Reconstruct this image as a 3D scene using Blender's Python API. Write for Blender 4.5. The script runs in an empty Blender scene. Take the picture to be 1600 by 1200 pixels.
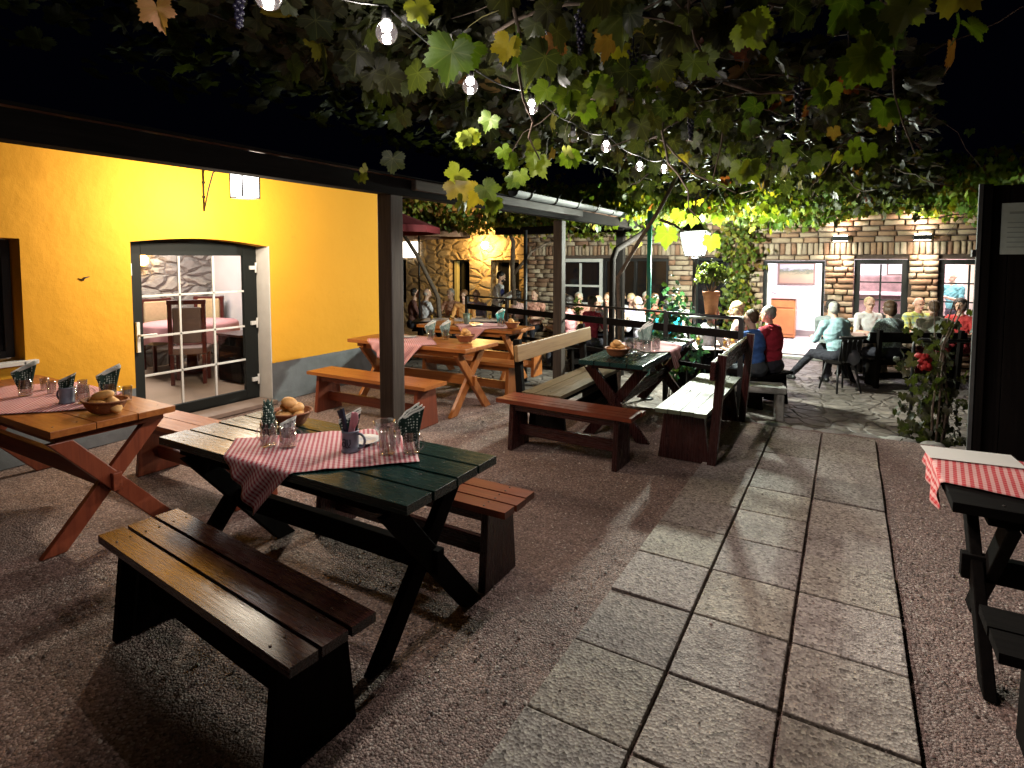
import bpy, math, random
import numpy as np
from mathutils import Vector, Matrix, Euler
R=math.radians
scene=bpy.context.scene
COL=scene.collection
rng=random.Random(7)
# ---------------------------------------------------------------- camera
cd=bpy.data.cameras.new('camera'); cam=bpy.data.objects.new('camera',cd); COL.objects.link(cam)
cam.location=(0,0,1.7); cam.rotation_euler=(R(90-3.497),0,R(30.257))
cd.sensor_width=36; cd.lens=20.25; cd.shift_y=-0.0875; cd.clip_start=.05; cd.clip_end=500
scene.camera=cam
# ---------------------------------------------------------------- night sky
w=bpy.data.worlds.new('World'); scene.world=w; w.use_nodes=True
bg=w.node_tree.nodes['Background']; bg.inputs['Color'].default_value=(.10,.13,.42,1); bg.inputs['Strength'].default_value=.0012
scene.view_settings.view_transform='Standard'; scene.view_settings.look='None'
scene.view_settings.exposure=1.12; scene.view_settings.gamma=1
scene.cycles.max_bounces=7; scene.cycles.diffuse_bounces=1; scene.cycles.glossy_bounces=3
scene.cycles.transmission_bounces=4; scene.cycles.transparent_max_bounces=12
scene.cycles.caustics_reflective=False; scene.cycles.caustics_refractive=False
scene.cycles.sample_clamp_indirect=3
P_LANTERN=1600; P_WALL=60; P_BULB=31.0; P_ROOM=34; P_HALL=130; P_SCONCE=60; P_TERR=70

def point(name,loc,power,color=(1,.9,.75),rad=.03,parent=None,spot=None,rot=None):
    l=bpy.data.lights.new(name,'SPOT' if spot else 'POINT'); l.energy=power; l.color=color; l.shadow_soft_size=rad
    if spot: l.spot_size=R(spot); l.spot_blend=1
    o=bpy.data.objects.new(name,l); COL.objects.link(o); o.location=loc
    if rot: o.rotation_euler=rot
    if parent: o.parent=parent
    return o
def area(name,loc,size,power,color,rot=(0,0,0)):
    l=bpy.data.lights.new(name,'AREA'); l.energy=power; l.color=color; l.shape='RECTANGLE'; l.size=size[0]; l.size_y=size[1]
    o=bpy.data.objects.new(name,l); COL.objects.link(o); o.location=loc; o.rotation_euler=rot; return o
# interior ceiling lamps of the lit rooms seen through the doors and windows
area('dining_room_light',(-8.6,4.6,2.3),(1.6,1.2),P_ROOM,(1,.93,.86))
area('hall_light',(-.6,14.6,2.3),(1.6,1.2),P_HALL,(1,.9,.95))
area('hall_light',(1.6,14.6,2.3),(2.0,1.2),P_HALL*.7,(1,.9,.93))

def W(px,dep):
    """a point on the ground plan from its bearing (photo column) and its distance"""
    s=(px-800)/900*dep; y=R(30.257)
    return Vector((-math.sin(y)*dep+math.cos(y)*s, math.cos(y)*dep+math.sin(y)*s))
# ---------------------------------------------------------------- materials
MATS={}
def nt(name):
    m=bpy.data.materials.new(name); m.use_nodes=True; n=m.node_tree; b=n.nodes['Principled BSDF']; MATS[name]=m
    return m,n,b
def N(n,t,**k):
    x=n.nodes.new(t)
    for a,v in k.items():
        if a in x.inputs: x.inputs[a].default_value=v
        else: setattr(x,a,v)
    return x
def ramp(n,fac,stops):
    r=N(n,'ShaderNodeValToRGB'); e=r.color_ramp.elements
    while len(e)<len(stops): e.new(.5)
    for i,(p,c) in enumerate(stops): e[i].position=p; e[i].color=(*c,1)
    n.links.new(fac,r.inputs['Fac']); return r.outputs['Color']
def coord(n,scale=(1,1,1),kind='Object',rot=(0,0,0)):
    t=N(n,'ShaderNodeTexCoord'); mp=N(n,'ShaderNodeMapping'); mp.inputs['Scale'].default_value=scale; mp.inputs['Rotation'].default_value=rot
    n.links.new(t.outputs[kind],mp.inputs['Vector']); return mp.outputs['Vector']
def noise(n,v,scale,detail=4,rough=.55,dist=0):
    x=N(n,'ShaderNodeTexNoise'); x.inputs['Scale'].default_value=scale; x.inputs['Detail'].default_value=detail
    x.inputs['Roughness'].default_value=rough; x.inputs['Distortion'].default_value=dist; n.links.new(v,x.inputs['Vector']); return x.outputs['Fac']
def bump(n,b,h,strength,dist=.01,prev=None):
    x=N(n,'ShaderNodeBump'); x.inputs['Strength'].default_value=strength; x.inputs['Distance'].default_value=dist
    n.links.new(h,x.inputs['Height'])
    if prev: n.links.new(prev,x.inputs['Normal'])
    n.links.new(x.outputs['Normal'],b.inputs['Normal']); return x.outputs['Normal']
def mixc(n,f,a,b_,mode='MIX'):
    x=N(n,'ShaderNodeMix'); x.data_type='RGBA'; x.blend_type=mode
    for i,v in ((0,f),(6,a),(7,b_)):
        if hasattr(v,'is_linked') or isinstance(v,bpy.types.NodeSocket): n.links.new(v,x.inputs[i])
        elif i==0: x.inputs[0].default_value=v
        else: x.inputs[i].default_value=(*v,1)
    return x.outputs[2]
def math_(n,op,a,b_=0.0,c=None):
    x=N(n,'ShaderNodeMath'); x.operation=op
    for i,v in ((0,a),(1,b_),(2,c)):
        if v is None: continue
        if isinstance(v,bpy.types.NodeSocket): n.links.new(v,x.inputs[i])
        else: x.inputs[i].default_value=v
    return x.outputs[0]
def plain(name,c,rough=.6,var=.25,scale=14,bmp=.15,metal=0,coat=0,kind='Object'):
    if name in MATS: return MATS[name]
    m,n,b=nt(name); v=coord(n,kind=kind); f=noise(n,v,scale,5)
    n.links.new(ramp(n,f,[(.25,[x*(1-var) for x in c]),(.75,[min(1,x*(1+var)) for x in c])]),b.inputs['Base Color'])
    b.inputs['Roughness'].default_value=rough; b.inputs['Metallic'].default_value=metal; b.inputs['Coat Weight'].default_value=coat
    if bmp: bump(n,b,noise(n,v,scale*6,3),bmp,.004)
    return m
def wood(name,c1,c2,rough=.3,axis='X',bmp=.25,wear=None,spec=.5):
    if name in MATS: return MATS[name]
    m,n,b=nt(name); sc={'X':(1.2,22,22),'Y':(22,1.2,22),'Z':(22,22,1.2)}[axis]
    oi=N(n,'ShaderNodeObjectInfo'); v=coord(n,sc)
    add=N(n,'ShaderNodeVectorMath'); add.operation='ADD'; n.links.new(v,add.inputs[0])
    cmb=N(n,'ShaderNodeCombineXYZ'); s=math_(n,'MULTIPLY',oi.outputs['Random'],50.)
    for i in range(3): n.links.new(s,cmb.inputs[i])
    n.links.new(cmb.outputs[0],add.inputs[1]); v2=add.outputs[0]
    f=noise(n,v2,1.6,6,.6,.4); f2=noise(n,v2,6,3)
    col=ramp(n,f,[(.3,c1),(.5,[(a+b2)/2 for a,b2 in zip(c1,c2)]),(.72,c2)])
    big=noise(n,coord(n),2.2,4); col=mixc(n,math_(n,'MULTIPLY',big,.5),col,[x*.45 for x in c1])
    if wear:
        wv=noise(n,coord(n,(3,3,3)),2.6,7,.7); msk=ramp(n,wv,[(.55,(0,0,0)),(.68,(1,1,1))]); col=mixc(n,msk,col,wear)
    n.links.new(col,b.inputs['Base Color'])
    n.links.new(math_(n,'MULTIPLY_ADD',f2,.35,rough-.1),b.inputs['Roughness'])
    b.inputs['Specular IOR Level'].default_value=spec
    bump(n,b,f,bmp,.004); return m
OR1,OR2=(.30,.085,.018),(.52,.19,.045)
def woodset(pre,c1,c2,rough=.28,wear=None,bmp=.25,spec=.5): return {a:wood(f'{pre} grain {a}',c1,c2,rough,a,bmp,wear,spec) for a in 'XYZ'}
WO=woodset('orange varnished pine',OR1,OR2,.3)
WR=woodset('red brown stained wood',(.16,.032,.014),(.30,.07,.028),.33)
WD=woodset('dark brown wood',(.022,.006,.006),(.058,.015,.012),.2,bmp=.12,wear=(.05,.02,.018))
WG=woodset('dark green painted wood',(.008,.034,.030),(.014,.050,.045),.17,bmp=.03)
WP=woodset('pale weathered planks',(.085,.10,.062),(.13,.15,.095),.5)
WY=woodset('worn honey coloured wood',(.26,.15,.06),(.40,.25,.11),.4)
WB=woodset('worn dark bench boards',(.10,.07,.035),(.24,.17,.09),.3)
WK=woodset('near black timber',(.006,.005,.0045),(.012,.010,.009),.8,spec=.05)
WT=woodset('grey brown timber post',(.035,.026,.021),(.09,.07,.055),.6,spec=.2)
M_black=plain('black painted metal',(.008,.008,.009),.5,.2,20,.05)
M_green=plain('dark green frame paint',(.0015,.004,.0035),.75,.2,8,.03)
M_white=plain('white paint',(.75,.74,.72),.45,.05,10,.05)
M_plasterwhite=plain('white interior plaster',(.78,.74,.76),.8,.05,6,.2)
M_zinc=plain('weathered zinc',(.055,.06,.06),.7,.25,10,.05,metal=0)
M_teal=plain('teal green steel',(.02,.20,.16),.35,.15,20,.05)
M_terra=plain('terracotta',(.55,.22,.10),.8,.15,20,.2)
M_bark=plain('vine bark',(.13,.095,.07),.85,.45,18,1)
M_stem=plain('green vine stem',(.22,.20,.06),.6,.3,30,.2)
M_concrete=plain('cast concrete',(.36,.36,.33),.8,.2,30,.5)
M_bread=plain('baked bread crust',(.72,.40,.14),.6,.25,16,.3)
M_wicker=plain('brown wicker',(.28,.10,.04),.6,.4,80,1)
M_stone_mug=plain('grey blue stoneware',(.20,.23,.30),.3,.15,40,.1)
M_emblem=plain('dark blue glaze',(.02,.025,.05),.3,.1,10,0)
M_china=plain('white china',(.8,.8,.78),.15,.02,10,0)
M_paper=plain('white paper',(.75,.76,.70),.7,.04,4,.02)
M_steel=plain('cutlery steel',(.6,.6,.6),.25,.05,10,0,metal=1)
M_pinknap=plain('pink paper napkin',(.75,.32,.38),.7,.15,40,.2)
M_redfab=plain('dark red parasol fabric',(.16,.012,.018),.8,.2,14,.1)
M_cream=plain('cream upholstery',(.75,.56,.32),.7,.08,30,.1)
M_chairwood=plain('dark red chair wood',(.10,.018,.014),.35,.2,12,.05)
M_taupe=plain('taupe upholstery',(.20,.13,.11),.6,.1,20,.1)
M_floor_in=plain('beige interior floor',(.50,.36,.27),.45,.1,3,.05)
M_pinkcloth=plain('pink tablecloth',(.75,.36,.38),.8,.06,30,.1)
M_cupboard=plain('amber cupboard wood',(.40,.15,.05),.4,.2,5,.05)
M_grape=plain('dark blue grapes',(.02,.018,.04),.35,.3,50,0)
def emit(name,c,s):
    if name in MATS: return MATS[name]
    m,n,b=nt(name); b.inputs['Base Color'].default_value=(0,0,0,1); b.inputs['Emission Color'].default_value=(*c,1); b.inputs['Emission Strength'].default_value=s; return m
E_fil=emit('glowing filament',(1,.93,.85),45)
E_lan=emit('glowing white lantern bulb',(.95,1,.88),60)
E_shade=emit('lit white lamp glass',(1,.97,.93),5)
E_warm=emit('lit amber lamp glass',(1,.55,.12),9)
E_warmb=emit('lit warm bulb',(1,.65,.2),40)
def glassy(name,tint=(1,1,1),gl=.12,rough=.03):
    m,n,b=nt(name); n.nodes.remove(b); out=n.nodes['Material Output']
    t=N(n,'ShaderNodeBsdfTransparent'); t.inputs['Color'].default_value=(*tint,1); g=N(n,'ShaderNodeBsdfGlossy'); g.inputs['Roughness'].default_value=rough
    fr=N(n,'ShaderNodeLayerWeight'); fr.inputs['Blend'].default_value=.35; f=math_(n,'MULTIPLY_ADD',fr.outputs['Facing'],.75,gl)
    mx=N(n,'ShaderNodeMixShader'); n.links.new(f,mx.inputs[0]); n.links.new(t.outputs[0],mx.inputs[1]); n.links.new(g.outputs[0],mx.inputs[2]); n.links.new(mx.outputs[0],out.inputs[0]); return m
M_glass=glassy('clear drinking glass',(.93,.93,.93),.10)
M_pane=glassy('window pane glass',(.96,.97,.97),.02,.01)
M_pane.node_tree.nodes['Math'].inputs[1].default_value=.12
M_bulbglass=glassy('clear bulb glass',(.93,.93,.97),.10,.08)
def litglass(name,c,e):
    m=glassy(name,(.97,.97,.97),.05,.08); n=m.node_tree; em=N(n,'ShaderNodeEmission'); em.inputs[0].default_value=(*c,1); em.inputs[1].default_value=e
    ad=N(n,'ShaderNodeAddShader'); mx=n.nodes['Mix Shader']; n.links.new(mx.outputs[0],ad.inputs[0]); n.links.new(em.outputs[0],ad.inputs[1]); n.links.new(ad.outputs[0],n.nodes['Material Output'].inputs[0]); return m
M_litglobe=litglass('glowing bulb glass',(1,.80,.80),.05); M_lanpane=litglass('glowing lantern glass',(.93,1,.85),1.3)
def gingham(name,c,period=.023,base=(.80,.62,.62)):
    m,n,b=nt(name); t=N(n,'ShaderNodeUVMap'); sp=N(n,'ShaderNodeSeparateXYZ'); n.links.new(t.outputs[0],sp.inputs[0])
    fs=[]
    for i in (0,1):
        a=math_(n,'MULTIPLY',sp.outputs[i],1/period); a=math_(n,'FRACT',a); a=math_(n,'PINGPONG',a,.5); a=math_(n,'MULTIPLY_ADD',a,14.,-3.0); x=N(n,'ShaderNodeClamp'); n.links.new(a,x.inputs[0]); fs.append(x.outputs[0])
    s=math_(n,'MULTIPLY',math_(n,'ADD',math_(n,'MULTIPLY',fs[0],1.45),math_(n,'MULTIPLY',fs[1],.55)),.5)
    n.links.new(ramp(n,s,[(0,base),(.5,[(x+y)/2 for x,y in zip(base,c)]),(1,c)]),b.inputs['Base Color']); b.inputs['Roughness'].default_value=.85
    bump(n,b,noise(n,coord(n),60,3),.3,.003)
    return m
M_ging=gingham('pink gingham cotton',(.48,.06,.09))
M_gingr=gingham('red gingham cotton',(.55,.02,.03),.028,(.75,.45,.42))
def dots(name,base,dot,scale=50):
    m,n,b=nt(name); v=N(n,'ShaderNodeTexVoronoi'); v.inputs['Scale'].default_value=scale; v.inputs['Randomness'].default_value=.25
    n.links.new(coord(n),v.inputs['Vector']); n.links.new(ramp(n,v.outputs['Distance'],[(.26,dot),(.34,base)]),b.inputs['Base Color']); b.inputs['Roughness'].default_value=.8; return m
M_nap=dots('green napkin with white dots',(.012,.04,.03),(.70,.80,.72),75)
M_napl=dots('pale green patterned napkin',(.22,.32,.28),(.60,.72,.66),90)
# gravel
def gravel(name,base,dark,light,sc=70,b1=.9):
    m,n,b=nt(name); v=coord(n)
    wv=N(n,'ShaderNodeTexVoronoi'); wv.inputs['Scale'].default_value=sc; n.links.new(v,wv.inputs['Vector'])
    sep=N(n,'ShaderNodeSeparateColor'); n.links.new(wv.outputs['Color'],sep.inputs[0])
    c=ramp(n,sep.outputs[0],[(0,dark),(.3,base),(.62,[x*1.25 for x in base]),(.84,[min(1,x*1.9) for x in base]),(1,light)])
    w2=N(n,'ShaderNodeTexVoronoi'); w2.inputs['Scale'].default_value=sc*2.3; n.links.new(v,w2.inputs['Vector'])
    big=noise(n,v,1.1,6,.65); c=mixc(n,ramp(n,big,[(.35,(0,0,0)),(.7,(.6,.6,.6))]),c,[x*.55 for x in base])
    c=mixc(n,ramp(n,wv.outputs['Distance'],[(.55,(0,0,0)),(.95,(.8,.8,.8))]),c,[x*.3 for x in dark])
    c=mixc(n,math_(n,'MULTIPLY',noise(n,v,34,4,.7),.55),c,[x*.5 for x in base])
    n.links.new(c,b.inputs['Base Color']); b.inputs['Roughness'].default_value=.75
    h=math_(n,'MULTIPLY_ADD',wv.outputs['Distance'],-1.,math_(n,'MULTIPLY',w2.outputs['Distance'],-.4))
    p=bump(n,b,h,b1,.012); bump(n,b,noise(n,v,7,4),.5,.03,p); return m
M_gravel=gravel('fine brown gravel',(.30,.205,.175),(.07,.044,.038),(.70,.60,.53),95,.55)
def slab_mat():
    m,n,b=nt('exposed aggregate concrete slab'); v=coord(n)
    wv=N(n,'ShaderNodeTexVoronoi'); wv.inputs['Scale'].default_value=80; n.links.new(v,wv.inputs['Vector'])
    sep=N(n,'ShaderNodeSeparateColor'); n.links.new(wv.outputs['Color'],sep.inputs[0])
    c=ramp(n,sep.outputs[0],[(0,(.13,.11,.095)),(.25,(.31,.275,.25)),(.7,(.44,.40,.365)),(1,(.60,.555,.49))])
    at=N(n,'ShaderNodeAttribute'); at.attribute_name='tone'; c=mixc(n,1,c,at.outputs['Color'],'MULTIPLY')
    st=noise(n,v,3.2,8,.7); c=mixc(n,ramp(n,st,[(.5,(0,0,0)),(.78,(.85,.85,.85))]),c,(.13,.09,.08))
    sp=noise(n,v,16,3,.5); c=mixc(n,ramp(n,sp,[(.70,(0,0,0)),(.74,(.85,.85,.85))]),c,(.04,.03,.03))
    n.links.new(c,b.inputs['Base Color']); b.inputs['Roughness'].default_value=.75
    p=bump(n,b,wv.outputs['Distance'],.6,.005); bump(n,b,noise(n,v,30,5),.4,.008,p); return m
M_slab=slab_mat()
def cobble():
    m,n,b=nt('old stone paving'); v=coord(n); wv=N(n,'ShaderNodeTexVoronoi'); wv.feature='DISTANCE_TO_EDGE'; wv.inputs['Scale'].default_value=4.2
    d=N(n,'ShaderNodeTexNoise'); d.inputs['Scale'].default_value=3; n.links.new(v,d.inputs['Vector']); va=N(n,'ShaderNodeVectorMath'); va.operation='MULTIPLY_ADD'
    n.links.new(d.outputs['Color'],va.inputs[0]); va.inputs[1].default_value=(.25,.25,.25); n.links.new(v,va.inputs[2]); n.links.new(va.outputs[0],wv.inputs['Vector'])
    f=noise(n,v,2.5,8,.7); c=ramp(n,f,[(.3,(.045,.037,.032)),(.5,(.11,.092,.08)),(.72,(.26,.22,.19))])
    e=ramp(n,wv.outputs['Distance'],[(0,(.7,.7,.7)),(.09,(0,0,0))]); c=mixc(n,e,c,(.06,.045,.035)); n.links.new(c,b.inputs['Base Color'])
    b.inputs['Roughness'].default_value=.6; p=bump(n,b,ramp(n,wv.outputs['Distance'],[(0,(0,0,0)),(.12,(1,1,1))]),.8,.03); bump(n,b,noise(n,v,14,6),.5,.02,p); return m
M_cobble=cobble()
def yellow_wall():
    m,n,b=nt('yellow painted plaster with grey base'); g=N(n,'ShaderNodeNewGeometry'); sp=N(n,'ShaderNodeSeparateXYZ'); n.links.new(g.outputs['Position'],sp.inputs[0]); v=coord(n)
    c=ramp(n,noise(n,v,1.3,6,.6),[(.3,(.78,.36,.014)),(.7,(.82,.385,.017))])
    c=mixc(n,ramp(n,noise(n,v,6,8,.75),[(.62,(0,0,0)),(.8,(.5,.5,.5))]),c,(.42,.19,.02))
    ed=math_(n,'ADD',sp.outputs[2],math_(n,'MULTIPLY',noise(n,v,20,3),.012))
    f=math_(n,'LESS_THAN',ed,.476); gcol=ramp(n,noise(n,v,3,6),[(.3,(.13,.14,.15)),(.7,(.20,.215,.23))])
    n.links.new(mixc(n,f,c,gcol),b.inputs['Base Color']); b.inputs['Roughness'].default_value=.8
    p=bump(n,b,noise(n,v,90,4),.35,.004); bump(n,b,noise(n,v,2.2,4),.5,.05,p); return m
M_yel=yellow_wall()
def stone_wall(name,cs,scale=3.2,mort=(.35,.30,.25),asp=(1,1,1.9),bs=1.):
    m,n,b=nt(name); v=coord(n,asp); d=N(n,'ShaderNodeTexNoise'); d.inputs['Scale'].default_value=2.; n.links.new(v,d.inputs['Vector'])
    va=N(n,'ShaderNodeVectorMath'); va.operation='MULTIPLY_ADD'; n.links.new(d.outputs['Color'],va.inputs[0]); va.inputs[1].default_value=(.35,.35,.35); n.links.new(v,va.inputs[2])
    e=N(n,'ShaderNodeTexVoronoi'); e.feature='DISTANCE_TO_EDGE'; e.inputs['Scale'].default_value=scale; n.links.new(va.outputs[0],e.inputs['Vector'])
    q=N(n,'ShaderNodeTexVoronoi'); q.inputs['Scale'].default_value=scale; n.links.new(va.outputs[0],q.inputs['Vector']); sep=N(n,'ShaderNodeSeparateColor'); n.links.new(q.outputs['Color'],sep.inputs[0])
    c=ramp(n,sep.outputs[0],[(0,cs[0]),(.5,cs[1]),(1,cs[2])]); c=mixc(n,math_(n,'MULTIPLY',noise(n,v,9,6,.7),.6),c,[x*.5 for x in cs[0]])
    n.links.new(mixc(n,ramp(n,e.outputs['Distance'],[(.03,(1,1,1)),(.07,(0,0,0))]),c,mort),b.inputs['Base Color']); b.inputs['Roughness'].default_value=.85
    p=bump(n,b,ramp(n,e.outputs['Distance'],[(0,(0,0,0)),(.2,(1,1,1))]),bs,.06); bump(n,b,noise(n,v,16,7,.7),.8,.03,p); return m
M_stoneint=stone_wall('rough grey stone masonry',[(.40,.36,.34),(.58,.54,.50),(.70,.62,.52)],3.0,(.30,.26,.24),(1,1,2.0),1)
M_stoneyel=stone_wall('ochre rubble masonry',[(.42,.29,.16),(.50,.37,.22),(.56,.44,.28)],2.4,(.50,.34,.16),(1,1,1.6),.8)
def brick_mat():
    m,n,b=nt('worn hand made brick'); at=N(n,'ShaderNodeAttribute'); at.attribute_name='tone'; v=coord(n)
    c=mixc(n,math_(n,'MULTIPLY',noise(n,v,14,6,.7),.7),at.outputs['Color'],(.16,.10,.07)); n.links.new(c,b.inputs['Base Color']); b.inputs['Roughness'].default_value=.85
    p=bump(n,b,noise(n,v,30,6,.7),.8,.015); return m
M_brick=brick_mat(); M_mortar=plain('dark mortar',(.10,.07,.055),.95,.3,20,.6)
def leaf_mat():
    m,n,b=nt('grape leaf'); at=N(n,'ShaderNodeAttribute'); at.attribute_name='tone'; uv=N(n,'ShaderNodeUVMap'); sp=N(n,'ShaderNodeSeparateXYZ'); n.links.new(uv.outputs[0],sp.inputs[0])
    # palmate veins from the leaf's own coordinates
    ang=math_(n,'ARCTAN2',sp.outputs[0],math_(n,'ADD',sp.outputs[1],.001)); a=math_(n,'PINGPONG',math_(n,'ADD',ang,10.0*.785398),.392699)
    rad=math_(n,'SQRT',math_(n,'ADD',math_(n,'MULTIPLY',sp.outputs[0],sp.outputs[0]),math_(n,'MULTIPLY',sp.outputs[1],sp.outputs[1])))
    d=math_(n,'MULTIPLY',a,rad); vein=ramp(n,d,[(.006,(1,1,1)),(.02,(0,0,0))])
    f=noise(n,coord(n),45,4); c=mixc(n,math_(n,'MULTIPLY',f,.5),at.outputs['Color'],(.02,.035,.008)); c=mixc(n,math_(n,'MULTIPLY',vein,.22),c,(.30,.32,.10))
    n.links.new(c,b.inputs['Base Color']); b.inputs['Roughness'].default_value=.5; bump(n,b,vein,-.4,.004)
    tr=N(n,'ShaderNodeBsdfTranslucent'); c2=mixc(n,1,c,(1.0,1.0,.35),'MULTIPLY'); n.links.new(c2,tr.inputs['Color'])
    mx=N(n,'ShaderNodeMixShader'); mx.inputs[0].default_value=.45; n.links.new(b.outputs[0],mx.inputs[1]); n.links.new(tr.outputs[0],mx.inputs[2]); n.links.new(mx.outputs[0],n.nodes['Material Output'].inputs[0]); return m
M_leaf=leaf_mat()
M_tile=plain('old clay roof tile',(.13,.09,.07),.85,.35,5,.5)

# ---------------------------------------------------------------- mesh builder
class MB:
    def __init__(s): s.v=[]; s.f=[]; s.m=[]; s.sm=[]; s.c=None
    def add(s,vs,fs,mi=0,sm=False,mat=None):
        o=len(s.v); s.v+= [tuple(mat@Vector(v)) for v in vs] if mat else [tuple(v) for v in vs]
        s.f+=[tuple(i+o for i in f) for f in fs]; s.m+=[mi]*len(fs); s.sm+=[sm]*len(fs); return s
    def box(s,c,d,mi=0,rot=None):
        x,y,z=[q/2 for q in d]
        M=Matrix.Translation(c)@(Euler(rot).to_matrix().to_4x4() if rot else Matrix())
        vs=[(a*x,b*y,e*z) for a in(-1,1) for b in(-1,1) for e in(-1,1)]
        return s.add(vs,[(0,1,3,2),(4,6,7,5),(0,4,5,1),(2,3,7,6),(0,2,6,4),(1,5,7,3)],mi,False,M)
    def beam(s,a,b,wd,th,mi=0,up=(0,0,1)):
        a=Vector(a);b=Vector(b);z=(b-a); L=z.length; z.normalize(); x=Vector(up).cross(z)
        if x.length<1e-4: x=Vector((1,0,0))
        x.normalize(); y=z.cross(x)
        M=Matrix((x,y,z)).transposed().to_4x4(); M.translation=(a+b)/2
        vs=[(p*wd/2,q*th/2,r*L/2) for p in(-1,1) for q in(-1,1) for r in(-1,1)]
        return s.add(vs,[(0,1,3,2),(4,6,7,5),(0,4,5,1),(2,3,7,6),(0,2,6,4),(1,5,7,3)],mi,False,M)
    def prism(s,poly,c,th,plane='XZ',mi=0):
        """poly in 2D, thickness th along the missing axis, centred at c"""
        n=len(poly); vs=[]
        for sg in(-th/2,th/2):
            for (a,b) in poly: vs.append({'XZ':(a,sg,b),'YZ':(sg,a,b),'XY':(a,b,sg)}[plane])
        fs=[tuple(range(n))[::-1],tuple(range(n,2*n))]+[(i,(i+1)%n,(i+1)%n+n,i+n) for i in range(n)]
        return s.add(vs,fs,mi,False,Matrix.Translation(c))
    def lathe(s,prof,seg=20,c=(0,0,0),mi=0,rot=None,sm=True):
        vs=[];fs=[];n=len(prof)
        for i in range(seg):
            a=2*math.pi*i/seg
            for r,z in prof: vs.append((r*math.cos(a),r*math.sin(a),z))
        for i in range(seg):
            j=(i+1)%seg
            for k in range(n-1): fs.append((i*n+k,j*n+k,j*n+k+1,i*n+k+1))
        M=Matrix.Translation(c)@(Euler(rot).to_matrix().to_4x4() if rot else Matrix()); return s.add(vs,fs,mi,sm,M)
    def tube(s,pts,rad,seg=8,mi=0,cap=True):
        pts=[Vector(p) for p in pts]; n=len(pts); r=rad if isinstance(rad,(list,tuple)) else [rad]*n
        vs=[];fs=[]; prev=None
        for i,p in enumerate(pts):
            t=(pts[min(i+1,n-1)]-pts[max(i-1,0)]).normalized()
            if prev is None: u=t.orthogonal().normalized()
            else:
                u=prev-t*prev.dot(t); u=u.normalized() if u.length>1e-6 else t.orthogonal().normalized()
            prev=u; w_=t.cross(u)
            for k in range(seg):
                a=2*math.pi*k/seg; vs.append(p+(u*math.cos(a)+w_*math.sin(a))*r[i])
        for i in range(n-1):
            for k in range(seg): fs.append((i*seg+k,i*seg+(k+1)%seg,(i+1)*seg+(k+1)%seg,(i+1)*seg+k))
        if cap: fs+= [tuple(range(seg))[::-1],tuple((n-1)*seg+k for k in range(seg))]
        return s.add(vs,fs,mi,True)
    def ell(s,c,r,mi=0,rot=None,seg=16,rings=10,jit=0):
        vs=[(0,0,r[2])]
        for i in range(1,rings):
            t=math.pi*i/rings
            for k in range(seg):
                a=2*math.pi*k/seg; q=1+(rng.uniform(-jit,jit) if jit else 0); vs.append((q*r[0]*math.sin(t)*math.cos(a),q*r[1]*math.sin(t)*math.sin(a),q*r[2]*math.cos(t)))
        vs.append((0,0,-r[2])); fs=[(0,1+k,1+(k+1)%seg) for k in range(seg)]
        for i in range(rings-2):
            for k in range(seg): fs.append((1+i*seg+k,1+(i+1)*seg+k,1+(i+1)*seg+(k+1)%seg,1+i*seg+(k+1)%seg))
        l=len(vs)-1; fs+=[(l,1+(rings-2)*seg+(k+1)%seg,1+(rings-2)*seg+k) for k in range(seg)]
        M=Matrix.Translation(c)@(Euler(rot).to_matrix().to_4x4() if rot else Matrix()); return s.add(vs,fs,mi,True,M)
    def mesh(s,name,mats):
        me=bpy.data.meshes.new(name); me.from_pydata(s.v,[],s.f); me.polygons.foreach_set('material_index',s.m); me.polygons.foreach_set('use_smooth',s.sm)
        for m in (mats if isinstance(mats,(list,tuple)) else [mats]): me.materials.append(m)
        return me
    def build(s,name,mats,parent=None,bevel=0,tag_=None):
        o=bpy.data.objects.new(name,s.mesh(name,mats)); COL.objects.link(o)
        if parent: o.parent=parent
        if bevel:
            md=o.modifiers.new('bevel','BEVEL'); md.width=bevel; md.segments=2; md.limit_method='ANGLE'
        if tag_: tag(o,*tag_)
        return o
def tag(o,label=None,cat=None,group=None,kind=None):
    for k,v in (('label',label),('category',cat),('group',group),('kind',kind)):
        if v: o[k]=v
    return o
def thing(name,label,cat,loc=(0,0,0),rz=0,group=None):
    o=bpy.data.objects.new(name,None); COL.objects.link(o); o.location=loc; o.rotation_euler=(0,0,rz); o.empty_display_size=.1
    return tag(o,label,cat,group)
def struct(mb,name,mats,bevel=0): return tag(mb.build(name,mats,bevel=bevel),kind='structure')
def dup(o,loc,rz=None,label=None,parent=None):
    c=o.copy(); COL.objects.link(c)
    if parent: c.parent=parent
    else:
        c.location=loc
        if rz is not None: c.rotation_euler=(0,0,rz)
        if label: c['label']=label
    for ch in [x for x in scene.objects if x.parent==o]: dup(ch,None,parent=c)
    return c
def paint(o,fn):
    """per-face colour attribute"""
    me=o.data; a=me.color_attributes.new('tone','FLOAT_COLOR','CORNER'); buf=np.ones((len(me.loops),4),'f')
    for p in me.polygons:
        c=fn(p)
        for li in p.loop_indices: buf[li,:3]=c
    a.data.foreach_set('color',buf.ravel())

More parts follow.
